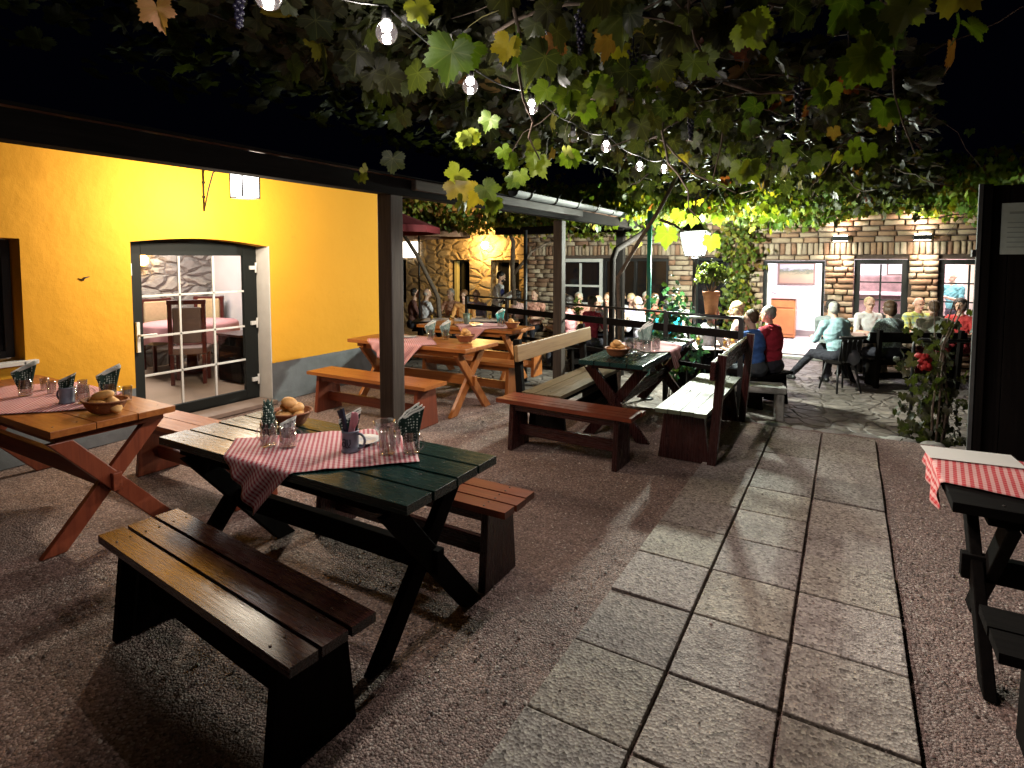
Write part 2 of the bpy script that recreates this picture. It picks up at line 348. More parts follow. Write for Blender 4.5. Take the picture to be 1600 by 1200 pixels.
# ---------------------------------------------------------------- ground, path
g=MB(); nx,ny=60,60
xs=np.linspace(-14,7,nx); ys=np.linspace(-5,6.42,ny)
for y in ys:
    for x in xs: g.v.append((x,y,rng.uniform(-.006,.004)-.004))
for j in range(ny-1):
    for i in range(nx-1): g.f.append((j*nx+i,j*nx+i+1,(j+1)*nx+i+1,(j+1)*nx+i)); g.m.append(0); g.sm.append(True)
g.add([(-14,6.42,-.008),(7,6.42,-.008),(7,6.42,-.6),(-14,6.42,-.6)],[(0,1,2,3)])
struct(g,'ground',M_gravel)
g=MB(); nx,ny=70,60; xs=np.linspace(-30,20,nx); ys=np.linspace(6.3,40,ny)
for y in ys:
    for x in xs: g.v.append((x,y,-.33+.03*math.sin(x*1.7)*math.cos(y*1.3)+rng.uniform(-.01,.01)))
for j in range(ny-1):
    for i in range(nx-1): g.f.append((j*nx+i,j*nx+i+1,(j+1)*nx+i+1,(j+1)*nx+i)); g.m.append(0); g.sm.append(True)
struct(g,'terrace_paving',M_cobble)
g=MB(); tones=[]
rows=[6.27]
while rows[-1]>-2: rows.append(rows[-1]-.447+rng.uniform(-.006,.006))
for ci,(xa,xb) in enumerate(((-1.0,-.6),(-.586,-.178),(-.162,.262))):
    for k in range(len(rows)-1):
        ya=rows[k]-.0045+rng.uniform(-.0015,.0015); yb=rows[k+1]+.005+rng.uniform(-.0015,.0015)
        j=lambda:rng.uniform(-.0015,.0015); t=.02+rng.uniform(-.004,.005); n0=len(g.f)
        vs=[(xa+j(),yb,-.05),(xb+j(),yb,-.05),(xb+j(),ya,-.05),(xa+j(),ya,-.05)]+[(a,b,t+rng.uniform(-.003,.003)) for a,b in ((xa+j(),yb),(xb+j(),yb),(xb+j(),ya),(xa+j(),ya))]
        g.add(vs,[(3,2,1,0),(4,5,6,7),(0,1,5,4),(1,2,6,5),(2,3,7,6),(3,0,4,7)])
        q=rng.uniform(.68,1.12); tones+=[(q,q*rng.uniform(.96,1.0),q*rng.uniform(.9,1.0))]*6
o=struct(g,'path',M_slab,bevel=.005); paint(o,lambda p:tones[p.index])
# edging stones where the path ends
g=MB(); x=-1.5
while x<.9:
    l=rng.uniform(.2,.38); g.ell((x+l/2,6.45+rng.uniform(-.03,.03)+.03*math.sin(x*4),-.035),(l*.52,.085,.05),rot=(0,0,rng.uniform(-.1,.1)),jit=.09); x+=l
for k in range(26): g.ell((rng.uniform(-.9,1.3),rng.uniform(6.62,7.6),-.33),(rng.uniform(.09,.2),rng.uniform(.07,.13),.05),rot=(0,0,rng.uniform(0,3)),jit=.04)
struct(g,'kerb_stones',M_concrete)
# fallen leaves and loose pebbles
def scatter_pebbles():
    V=[];F=[];rs=np.random.RandomState(3); base=[(1,0,0),(-1,0,0),(0,1,0),(0,-1,0),(0,0,1)]; fb=[(4,0,2),(4,2,1),(4,1,3),(4,3,0)]
    for k in range(26000):
        y=rs.uniform(.3,6.2)**1.0; x=rs.uniform(-3.6,1.0)
        if -1.02<x<.28 and rs.rand()<.97: continue
        s=rs.uniform(.0035,.0075)*(1.9 if rs.rand()<.07 else 1); a=rs.rand()*6.28; z=.022 if -1.0<x<.262 else -.003
        o_=len(V)
        for b in base: V.append((x+s*(b[0]*math.cos(a)-b[1]*math.sin(a)*.7),y+s*(b[0]*math.sin(a)+b[1]*math.cos(a)*.7),z+s*b[2]*.8))
        F+=[tuple(i+o_ for i in f) for f in fb]
    m=MB(); m.v=V; m.f=F; m.m=[0]*len(F); m.sm=[True]*len(F); o=m.build('loose_pebbles',M_peb); tag(o,'loose pale pebbles scattered over the brown gravel','gravel',kind='stuff')
    cs=[(.30,.20,.17),(.22,.15,.13),(.38,.28,.24),(.62,.55,.48),(.08,.055,.045),(.30,.22,.18),(.22,.18,.17)]; r2=random.Random(4); cc=[r2.choice(cs) for _ in range(len(F)//4+1)]
    paint(o,lambda p:cc[p.index//4])
m,n,b=nt('pebble stone'); at=N(n,'ShaderNodeAttribute'); at.attribute_name='tone'; n.links.new(at.outputs['Color'],b.inputs['Base Color']); b.inputs['Roughness'].default_value=.6; M_peb=m
scatter_pebbles()

# ---------------------------------------------------------------- walls with openings
def panel_boxes(mb,u0,u1,z0,z1,ops,axis,pos,th,mi=0):
    """axis 'X': wall in plane x=pos running along y; thickness th goes behind (negative = towards -axis)"""
    us=sorted({u0,u1,*[o[0] for o in ops],*[o[1] for o in ops]})
    for a,b in zip(us,us[1:]):
        zs=[(z0,z1)]
        for o in ops:
            if o[0]<=a+1e-6 and o[1]>=b-1e-6:
                nz=[]
                for p,q in zs:
                    if o[2]>p: nz.append((p,min(o[2],q)))
                    if o[3]<q: nz.append((max(o[3],p),q))
                zs=[t for t in nz if t[1]-t[0]>1e-4]
        for p,q in zs:
            if axis=='X': mb.box((pos+th/2,(a+b)/2,(p+q)/2),(abs(th),b-a,q-p),mi)
            else: mb.box(((a+b)/2,pos+th/2,(p+q)/2),(b-a,abs(th),q-p),mi)
# yellow building
yb=thing('yellow_building','yellow plastered house with glazed door and grey painted base','building',(-5.85,0,0))
mb=MB(); panel_boxes(mb,-3,6.25,0,2.76,[(2.89,4.39,.03,1.93),(.5,2.05,.86,1.90)],'X',0,-.28)
# shallow arch over the door
n_=12; pts=[(2.89+1.5*i/n_,1.865-.02*i/n_+.06*math.sin(math.pi*i/n_)) for i in range(n_+1)]
poly=pts+[(4.39,1.93),(2.89,1.93)]; mb.prism(poly,(-.14,0,0),.28,'YZ')
pts=[(.5,1.90),(2.05,1.90),(2.05,1.868),(1.3,1.895)]; mb.prism(pts[::-1],(-.14,0,0),.28,'YZ')
mb.build('wall',M_yel,yb)
# white plastered reveals lining the openings
mb=MB(); mb.box((-.125,4.386,.95),(.27,.012,1.8)); mb.build('reveal',plain('off white plaster',(.62,.58,.54),.8,.08,8,.3),yb)
mb=MB(); mb.box((-.10,3.64,.025),(.4,1.5,.045)); mb.build('threshold',plain('threshold stone',(.3,.22,.18),.6,.2,8,.2),yb,.004)
mb=MB(); mb.box((.0,1.4,.85),(.1,1.45,.035)); mb.box((0,2.03,.85),(.1,.02,.03)); mb.build('sill',M_white,yb,.004)
# rest of shell: end wall, ceiling
mb=MB(); mb.box((-2.75,6.11,1.35),(4.9,.28,2.7)); mb.build('end_wall',M_yel,yb)
# glazed door
dr=MB(); X=-.27
def frame(mb,u0,u1,z0,z1,wl,wt,wb,th,x,axis='X',mi=0):
    def bx(a,b,p,q):
        if axis=='X': mb.box((x,(a+b)/2,(p+q)/2),(th,b-a,q-p),mi)
        else: mb.box(((a+b)/2,x,(p+q)/2),(b-a,th,q-p),mi)
    bx(u0,u0+wl,z0,z1); bx(u1-wl,u1,z0,z1); bx(u0+wl,u1-wl,z1-wt,z1); bx(u0+wl,u1-wl,z0,z0+wb)
frame(dr,2.905,4.375,.05,1.92,.055,.09,.04,.06,-.24)
frame(dr,2.965,4.315,.07,1.87,.115,.13,.10,.05,-.225)
door=dr.build('door',M_green,yb,.004)
mu=MB()
for y in (3.08+.3767,3.08+.7533): mu.box((-.212,y,.955),(.018,.022,1.55))
for z in (.53,.92,1.33): mu.box((-.2105,3.64,z),(.015,1.12,.022))
mu.build('muntins',M_white,door,.002)
gl=MB(); gl.box((-.228,3.64,.955),(.006,1.118,1.568)); gl.build('glass_pane',M_pane,door)
hd=MB(); hd.box((-.185,3.02,.93),(.03,.03,.3)); hd.tube([(-.17,3.02,.95),(-.13,3.02,.95),(-.125,3.14,.95),(-.125,3.17,.95)],.01); hd.build('handle',M_white,door,.003)
for y,z in ((4.31,1.60),(4.31,.95),(4.31,.28),(2.94,1.60)):
    hg=MB(); hg.box((-.19,y,z),(.03,.08,.045)); hg.tube([(-.172,y+.03,z-.06),(-.172,y+.03,z+.06)],.011); hg.build('hinge',M_white,door,.003)
# small dark window at the left
wn=MB(); frame(wn,.5,2.04,.88,1.86,.06,.06,.06,.06,-.2); wn.box((-.2,1.3,1.37),(.05,.04,.9)); win=wn.build('window',M_black,yb,.003)
gl=MB(); gl.box((-.205,1.28,1.37),(.006,1.42,.88)); gl.build('glass_pane',plain('dark window glass',(.01,.01,.012),.08,.1,3,0),win)
# gecko like crack stain on the wall
mb=MB(); mb.tube([(.004,2.45,1.53),(.006,2.49,1.515),(.006,2.50,1.535),(.006,2.54,1.545)],[.003,.008,.008,.003],6); mb.build('wall_hook',M_black,yb)

# dining room interior
ri=thing('dining_room','lit dining room with stone wall seen through the glazed door','room',(0,0,0))
mb=MB(); mb.box((-9.45,3.2,1.3),(.2,5.6,2.6)); mb.build('stone_wall',M_stoneint,ri)
mb=MB(); mb.box((-7.75,5.93,1.3),(3.18,.06,2.6)); mb.box((-7.75,.4,1.3),(3.18,.12,2.6)); mb.build('white_wall',M_plasterwhite,ri)
mb=MB(); mb.box((-7.76,3.1,2.66),(3.18,5.7,.1)); mb.build('ceiling',M_plasterwhite,ri)
tag(ri,cat='room')
mb=MB(); mb.box((-7.76,3.1,.0),(3.18,5.5,.04)); struct(mb,'dining_room_floor',M_floor_in)
mb=MB(); mb.box((-7.95,5.88,1.45),(.5,.03,.75)); mb.box((-7.95,5.862,1.45),(.42,.01,.67),1)
tag(mb.build('wall_picture',[M_chairwood,M_taupe]),'tall framed picture on the white dining room wall','picture')
mb=MB(); mb.lathe([(.05,-.06),(.1,-.02),(.11,.05),(.07,.1)],14,(-9.27,4.72,1.66)); mb.box((-9.33,4.72,1.64),(.05,.08,.12),1)
tag(mb.build('wall_sconce',[E_warm,M_black]),'amber glass sconce on the stone wall inside the dining room','wall lamp')
point('sconce_light',(-9.15,4.72,1.74),5,(1,.6,.25),.05)
def dining_chair(fabric,label,loc,rz,h=1.05):
    t=thing('dining_chair',label,'chair',loc,rz,'upholstered chairs in the dining room')
    s=MB(); s.box((0,0,.45),(.46,.44,.09)); s.build('seat',fabric,t,.02)
    k=MB(); k.box((0,-.2,.80),(.34,.05,.48)); k.build('back_cushion',fabric,t,.02)
    f=MB(); 
    for sx in(-.2,.2): f.box((sx,-.21,.75),(.05,.05,.66))
    f.box((0,-.21,h-.01),(.46,.055,.06)); f.build('back_frame',M_chairwood,t,.006)
    for sx,sy in((-.19,-.19),(.19,-.19),(-.19,.18),(.19,.18)):
        l=MB(); l.box((sx,sy,.2),(.045,.045,.40)); l.build('leg',M_chairwood,t,.004)
    return t
TBX,TBY=-8.4,4.95
t=thing('dining_table','round dining table under pink cloth before the stone wall','table',(TBX,TBY,0.02))
mb=MB(); mb.lathe([(0.0,.03),(.25,.03),(.08,.08),(.06,.7),(.0,.7)],16); mb.build('pedestal',M_chairwood,t)
mb=MB(); mb.lathe([(0,.72),(.62,.72),(.62,.745),(0,.745)],32); mb.build('tabletop',M_chairwood,t)
mb=MB(); prof=[]; 
seg=48; vs=[(0,0,.752)];fs=[]
for ring,(r,z) in enumerate(((.3,.752),(.62,.752),(.64,.72),(.66,.5))):
    for i in range(seg):
        a=2*math.pi*i/seg; rr=r*(1+(.04*math.sin(a*9)+.03*math.sin(a*5+1) if ring==3 else 0)); zz=z+(.05*math.sin(a*4) if ring==3 else 0); vs.append((rr*math.cos(a),rr*math.sin(a),zz))
fs=[(0,1+i,1+(i+1)%seg) for i in range(seg)]
for ring in range(3):
    for i in range(seg): fs.append((1+ring*seg+i,1+(ring+1)*seg+i,1+(ring+1)*seg+(i+1)%seg,1+ring*seg+(i+1)%seg))
mb.add([(x+TBX,y+TBY,z+.02) for x,y,z in vs],fs,0,True); tag(mb.build('tablecloth',M_pinkcloth),'pink cloth draped over the round dining room table','tablecloth')
dining_chair(M_cream,'cream backed chair behind the dining table, nearer the sconce',(-9.0,4.85,.02),R(-95))
dining_chair(M_cream,'cream backed chair behind the dining table, beside the white wall',(-8.95,5.5,.02),R(-140))
dining_chair(M_taupe,'tall taupe backed chair in front of the dining table',(-7.75,4.55,.02),R(50),1.12)
dining_chair(M_cream,'cream chair at the right side of the dining table under the picture',(-7.9,5.55,.02),R(140))
t=thing('sideboard','low dark sideboard standing inside beside the glazed door','sideboard',(-7.2,5.2,.02))
mb=MB(); mb.box((0,0,.33),(.5,.9,.62)); mb.build('cabinet',WK['Z'],t,.01)
mb=MB(); mb.box((.256,-.22,.33),(.02,.4,.5)); mb.box((.256,.22,.33),(.02,.4,.5)); mb.build('door',WK['Z'],t,.004)
mb=MB(); mb.box((0,0,.655),(.54,.94,.03)); mb.build('top',WD['Y'],t,.004)

# ---------------------------------------------------------------- veranda
vr=thing('veranda','dark timber veranda with tiled lean-to roof along the yellow house','veranda',(-3.25,3.5,0))
def vloc(x,y,z): return (x+3.25,y-3.5,z)
mb=MB(); mb.box(vloc(-3.28,3.3,2.252),(.10,12.6,.05)); mb.build('beam',WK['Y'],vr,.006)
mb=MB(); mb.box(vloc(-3.135,3.35,2.28),(.03,12.7,.135)); mb.build('fascia',WK['Y'],vr,.003)
mb=MB(); mb.box(vloc(-3.125,3.35,2.355),(.06,12.72,.010)); mb.build('drip_edge',plain('lamplit brown flashing',(.25,.12,.07),.45,.1,10,.05),vr)  # orange light along the roof edge put into this strip's colour
for i,(x,y,s,mt) in enumerate(((-3.22,3.56,.145,WT['Z']),(-3.42,7.15,.13,WT['Z']),(-3.4,9.55,.13,WK['Z']),(-3.3,-2.2,.14,WK['Z']))):
    zb=0 if y<6.4 else -.33; p=MB(); p.box(vloc(x,y,(2.225+zb)/2),(s,s,2.225-zb)); p.build('post',mt,vr,.008)
p=MB(); p.box(vloc(-5.83,6.5,1.1),(.1,.1,2.9)); p.build('post',WT['Z'],vr,.008)
p=MB(); p.beam(vloc(-3.42,3.62,2.20),vloc(-3.42,7.08,2.18),.07,.09) if False else p.box(vloc(-3.06,5.36,2.30),(.05,3.4,.085)); p.build('edge_beam',WT['Y'],vr,.01)
p=MB(); p.box(vloc(-4.6,9.6,2.24),(2.7,.12,.14)); p.build('cross_beam',WK['X'],vr,.006)
mb=MB(); y=-2.8
while y<9.7: mb.beam(vloc(-3.2,y,2.312),vloc(-5.84,y,2.71),.07,.08); y+=.62
mb.build('rafters',WK['X'],vr)
# boards and tiles
A=vloc(-3.2,0,2.315); B=vloc(-5.86,0,2.80)
mb=MB(); nseg=190; prof=[]
for k in range(nseg+1):
    y=-3+12.75*k/nseg-3.5; h=.014*abs(math.sin(k*math.pi/3.0)); prof.append((y,h))
for rI in range(9):
    f0,f1=rI/9,(rI+1.12)/9
    p0=[A[i]+(B[i]-A[i])*f0 for i in range(3)]; p1=[A[i]+(B[i]-A[i])*min(f1,1) for i in range(3)]
    vs=[];fs=[]
    for (y,h) in prof: vs+=[(p0[0],y,p0[2]+h+.035),(p1[0],y,p1[2]+h+.012),(p0[0],y,p0[2]+h+.017)]
    for k in range(nseg): a=3*k; fs+=[(a,a+1,a+4,a+3),(a+2,a,a+3,a+5)]
    mb.add(vs,fs,0,True)
mb.build('roof_tiles',M_tile,vr)
mb=MB(); mb.add([vloc(-3.08,-3,2.35),vloc(-3.08,9.72,2.35),vloc(-5.85,9.72,2.775),vloc(-5.85,-3,2.775),vloc(-3.08,-3,2.368),vloc(-3.08,9.72,2.368),vloc(-5.85,9.72,2.793),vloc(-5.85,-3,2.793)],[(0,1,2,3),(7,6,5,4),(0,4,5,1),(1,5,6,2),(2,6,7,3),(3,7,4,0)])
mb.build('roof_boards',WK['Y'],vr)
# gutter
gu=thing('gutter','grey zinc rain gutter with dark downpipe on the veranda edge','gutter',(-2.99,5.15,2.40))
mb=MB(); seg=10; vs=[];fs=[]; L=4.75
for j in range(2):
    for i in range(seg+1):
        a=math.pi*i/seg; vs.append((-.062*math.cos(a),j*L,-.062*math.sin(a)))
    for i in range(seg+1):
        a=math.pi*i/seg; vs.append((-.058*math.cos(a),j*L,-.058*math.sin(a)+.002))
o2=2*(seg+1)
for i in range(seg): fs+=[(i,i+1,o2+i+1,o2+i),(seg+1+i,o2+seg+1+i,o2+seg+2+i,seg+2+i)]
fs+=[tuple(range(seg+1)),tuple(o2+i for i in range(seg+1))[::-1]]
mb.add(vs,fs,0,True); mb.build('channel',M_zinc,gu)
for y in np.arange(.3,4.65,.62):
    b_=MB(); b_.tube([(-.066*math.cos(a),y,-.067*math.sin(a)) for a in np.linspace(0,math.pi,9)]+[(.1,y,.04)],.006,6); b_.build('bracket',M_black,gu)
b_=MB(); b_.tube([(0,4.55,-.05),(0,4.55,-.16),(-.02,4.4,-.26),(-.18,3.55,-.55),(-.2,3.45,-.7),(-.2,3.43,-1.4),(-.2,3.43,-2.7)],.048,12); b_.build('downpipe',plain('matt dark brown pipe',(.014,.011,.010),.75,.2,8,.1),gu); MATS['matt dark brown pipe'].node_tree.nodes['Principled BSDF'].inputs['Specular IOR Level'].default_value=.12
# wall lantern under the veranda
wl=thing('wall_lantern','lit square white glass lantern on a forged bracket by the glazed door','lamp',(-5.0,3.51,2.40))
mb=MB(); mb.box((0,0,0),(.175,.175,.22)); sh=mb.build('glass_shade',E_shade,wl,.003)
mb=MB()
for sx in(-.09,.09):
    for sy in(-.09,.09): mb.box((sx,sy,0),(.012,.012,.23))
for s in(-.115,.115):
    for q in(-.09,.09): mb.box((q,0,s),(.012,.19,.012)); mb.box((0,q,s),(.168,.012,.0118))
mb.box((0,0,.13),(.24,.24,.015)); mb.lathe([(.10,.14),(.02,.2),(.012,.25),(0,.25)],4,rot=(0,0,R(45)),sm=False); mb.build('frame',M_black,wl)
mb=MB(); mb.tube([(-.84,.11,-.20),(-.84,.11,.26)],.009); mb.tube([(-.84,.11,-.19),(-.74,.10,.02),(-.62,.08,.18),(-.3,.04,.27),(0,0,.25)],.008); mb.tube([(-.84,.11,.22),(-.5,.07,.27)],.008)
for zz in(-.05,.1): mb.lathe([(0,-.014),(.016,-.01),(.016,.01),(0,.014)],8,(-.84,.11,zz))
mb.build('bracket',M_black,wl)
point('wall_lantern_glow',(-5.0,3.51,2.14),P_WALL,(1,.86,.66),.07); point('wall_lantern_glow',(-5.14,3.51,2.38),P_WALL*.35,(1,.86,.66),.05)
# ---------------------------------------------------------------- furniture
M_screw=plain('rusty screw heads',(.05,.035,.03),.5,.3,40,.1)
def xform(t,mb,name,mat,bevel=.004): return mb.build(name,mat,t,bevel)
def plank_bench(label,cx,cy,L,D,rz,seatw,legw,nplank,gap=.012,h=.45,back=None,backw=None,th=.035,group='wooden benches on the gravel',legin=.14,seatz=0):
    t=thing('bench',label,'bench',(cx,cy,seatz),rz,group)
    pw=(D-gap*(nplank-1))/nplank; s=MB()
    for i in range(nplank): s.box((rng.uniform(-.004,.004),-D/2+pw/2+i*(pw+gap),h-th/2+rng.uniform(-.0015,.0015)),(L+rng.uniform(-.008,.008),pw,th))
    for i in range(nplank):
        for sg in(-1,1):
            for q in(-.27,.27): s.lathe([(0,.0006),(.005,.0006),(.0055,-.002)],8,(sg*(L/2-legin)+rng.uniform(-.004,.004),-D/2+pw/2+i*(pw+gap)+q*pw,h+.0012),mi=1)
    s.build('seat',[seatw['X'],M_screw],t)
    for sg in(-1,1):
        x=sg*(L/2-legin); l=MB(); w0,w1=D*.78,D*1.02
        l.prism([(-w1/2,0),(w1/2,0),(w0/2,h-th-.001),(-w0/2,h-th-.001)],(x,0,0),.045,'YZ'); l.build('leg',legw['Z'],t,.004)
    st=MB(); st.box((0,0,h*.36),(L-2*legin-.046,.035,.10)); st.build('stretcher',legw['X'],t,.004)
    ap=MB(); ap.box((0,D*.33,h-th-.032),(L-2*legin-.048,.025,.06)); ap.box((0,-D*.33,h-th-.032),(L-2*legin-.048,.025,.06)); ap.build('apron',legw['X'],t,.003)
    if back:
        sd=back
        for sg in(-1,1):
            x=sg*(L/2-legin+.05); b_=MB(); b_.beam((x,sd*(D/2+.03),.0),(x,sd*(D/2+.10),.93),.06,.07); b_.build('back_post',legw['Z'],t,.004)
        b_=MB(); b_.box((0,sd*(D/2+.045),.81),(L+.06,.04,.155),rot=(sd*-.07,0,0)); b_.build('backrest',(backw or seatw)['X'],t,.006)
    return t
def x_table(label,cx,cy,L,D,rz,topw,legw,nplank,gap=.004,h=.75,legin=.17,th=.04,group='wooden tables on the gravel'):
    t=thing('table',label,'table',(cx,cy,0),rz,group)
    pw=(D-gap*(nplank-1))/nplank; s=MB()
    for i in range(nplank): s.box((rng.uniform(-.003,.003),-D/2+pw/2+i*(pw+gap),h-th/2+rng.uniform(-.001,.001)),(L+rng.uniform(-.006,.006),pw,th))
    for i in range(nplank):
        for sg in(-1,1):
            for q in(-.27,.27): s.lathe([(0,.0006),(.0055,.0006),(.006,-.002)],8,(sg*(L/2-legin)+rng.uniform(-.004,.004),-D/2+pw/2+i*(pw+gap)+q*pw,h+.001),mi=1)
    s.build('tabletop',[topw['X'],M_screw],t,.003)
    for sg in(-1,1):
        x=sg*(L/2-legin)
        for k,q in enumerate((-1,1)):
            l=MB(); l.beam((x+k*.0-(.026 if k else -.026)*sg,q*(D*.44),.0),(x-(.026 if k else -.026)*sg,-q*(D*.40),h-th-.05),.05,.115,up=(0,1,0)) if False else None
            l=MB(); dx=.026*(1 if k else -1); a=(q*D*.45,0.0); b=(-q*D*.40,h-th-.045); d=.062
            # sheared board cut level at floor and top
            l.prism([(a[0]-d,a[1]),(a[0]+d,a[1]),(b[0]+d,b[1]),(b[0]-d,b[1])] ,(x+dx,0,0),.045,'YZ'); l.build('leg',legw['Z'],t,.005)
        c=MB(); c.box((x,0,h-th-.0235),(.10,D*.88,.045)); c.build('batten',legw['Y'],t,.004)
    st=MB(); st.box((0,0,h*.47),(L-2*legin+.16,.05,.11)); st.build('stretcher',legw['X'],t,.004)
    ap=MB(); ap.box((0,D*.38,h-th-.035),(L-2*legin-.12,.025,.065)); ap.box((0,-D*.38,h-th-.035),(L-2*legin-.12,.025,.065)); ap.build('apron',legw['X'],t,.003)
    return t
x_table('dark green plank table in the foreground under a pink gingham cloth',-2.30,1.995,1.72,.66,0,WG,WK,4,.014)
plank_bench('dark wet looking bench nearest the camera with three long boards',-2.16,1.355,1.47,.345,R(-5.2),WD,WK,3,.016)
plank_bench('brown three board bench behind the green foreground table',-2.17,2.53,1.49,.31,0,WR,WD,3,.014)
x_table('orange varnished table at the left edge with crossed legs and bread basket',-4.75,1.75,1.98,.68,0,WO,WR,3,.003,legin=.11)
plank_bench('orange bench between the left table and the glazed door',-4.15,2.50,1.5,.33,0,WO,WR,2,.004)
plank_bench('dark red bench end in shadow at the left edge before the orange table',-4.6,1.05,1.55,.30,0,WR,WR,2,.006)
x_table('orange table beside the timber post with pink cloth and bread basket',-4.30,5.26,1.72,.66,0,WO,WO,3,.003)
plank_bench('orange bench in front of the table by the timber post',-4.36,4.53,1.68,.36,0,WO,WR,1)
plank_bench('orange bench between the two rear orange tables',-4.12,5.98,1.55,.30,0,WO,WO,1)
x_table('farthest orange table by the railing with gold topped jar',-4.62,6.85,1.62,.64,0,WO,WO,3,.003)
plank_bench('orange bench behind the farthest orange table near the railing',-4.45,7.38,1.4,.28,0,WO,WO,1)
plank_bench('small red brown slatted bench standing across the end of the green table',-2.06,4.48,1.27,.30,R(-2),WR,WD,4,.008)
x_table('green plank table between the two benches with backrests',-1.87,5.99,2.0,.62,R(90),WG,WD,4,.012)
plank_bench('bench with honey coloured backrest on the left of the green table',-2.43,5.55,1.72,.40,R(90),WB,WK,3,.006,back=1,backw=WY)
plank_bench('bench with pale green boards and dark backrest beside the path',-1.16,5.60,1.72,.42,R(90),WP,WD,4,.006,back=-1,backw=WD)

# cloths
def cloth(label,c,u,v,table,mat,top=.753,n=46,name='tablecloth',group=None):
    """c = corner, u and v = edge vectors on the table plane; table = (x0,x1,y0,y1): outside it hangs"""
    x0,x1,y0,y1=table; x0-=.004;x1+=.004;y0-=.004;y1+=.004
    lu=Vector(u).length; lv=Vector(v).length; m=MB(); uvs=[]
    for j in range(n+1):
        for i in range(n+1):
            px=c[0]+u[0]*i/n+v[0]*j/n; py=c[1]+u[1]*i/n+v[1]*j/n
            qx=min(max(px,x0),x1); qy=min(max(py,y0),y1); d=math.hypot(px-qx,py-qy)
            if d>0:
                ox,oy=(px-qx)/d,(py-qy)/d; k=.008+.06*d+.014*math.sin((px*1.3-py*1.1)*30)*min(1,d*8); m.v.append((qx+ox*k,qy+oy*k,top-d*.985+.001))
            else: m.v.append((px,py,top+.0035+.003*math.sin(px*23+py*9)*math.sin(py*17)**2+.0022*max(0,1-abs(((px*.7+py*.7)*3.1)%1-.5)*14)))
            uvs.append((lu*i/n,lv*j/n))
    for j in range(n):
        for i in range(n): a=j*(n+1)+i; m.f.append((a,a+1,a+n+2,a+n+1)); m.m.append(0); m.sm.append(True)
    o=m.build(name,mat); md=o.modifiers.new('t','SOLIDIFY'); md.thickness=.0022; md.offset=1
    ul=o.data.uv_layers.new(name='UVMap')
    for l in o.data.loops: ul.data[l.index].uv=uvs[l.vertex_index]
    return tag(o,label,'tablecloth',group)
cloth('pink gingham cloth hanging over the front edge of the green foreground table',(-2.34,1.42),(.64,.64),(-.42,.42),(-3.16,-1.44,1.665,2.325),M_ging,n=64)
cloth('pink cloth on the orange table at the left edge',(-4.75,1.10),(.66,.66),(-.66,.66),(-5.74,-3.76,1.41,2.09),M_ging)
cloth('pink cloth with corner hanging at the front of the orange table by the post',(-4.42,4.52),(.52,.52),(-.5,.5),(-5.16,-3.44,4.93,5.59),M_ging)
cloth('pink cloth on the farthest orange table near the railing',(-4.45,6.30),(.5,.5),(-.5,.5),(-5.43,-3.81,6.53,7.17),M_ging)
cloth('pink cloth hanging at the right side of the green table between the benches',(-1.32,6.1),(-.50,.50),(-.42,-.42),(-2.18,-1.56,4.99,6.99),M_ging)

# table ware
TOP=.7575
def glass_mug_parts(t,r=.036,h=.105,dx=0,dy=0,hd=0,z=0):
    b_=MB(); b_.lathe([(0,.004),(r*.98,.004),(r,.012),(r,h),(r-.004,h),(r-.005,.018),(0,.016)],22,(dx,dy,z)); o=b_.build('glass_body',M_glass,t)
    k=MB(); pts=[(dx+math.cos(hd)*(r+.028*math.sin(a)),dy+math.sin(hd)*(r+.028*math.sin(a)),z+h*.5+.034*math.cos(a)) for a in np.linspace(0,math.pi,9)]; k.tube(pts,.005,8); k.build('handle',M_glass,t)
def glass_mug(label,x,y,hd=0,h=.105,group='empty glass mugs on the tables'):
    t=thing('glass_mug',label,'glass',(x,y,TOP),0,group); glass_mug_parts(t,.041,h*1.12,0,0,hd); return t
def tumbler(label,x,y,h=.10,r=.03,group='drinking glasses on the tables'):
    b_=MB(); b_.lathe([(0,0),(r*.8,0),(r*.85,.01),(r,h),(r-.003,h),(r*.8,.014),(0,.012)],18); o=b_.build('drinking_glass',M_glass); o.location=(x,y,TOP); tag(o,label,'glass',group)
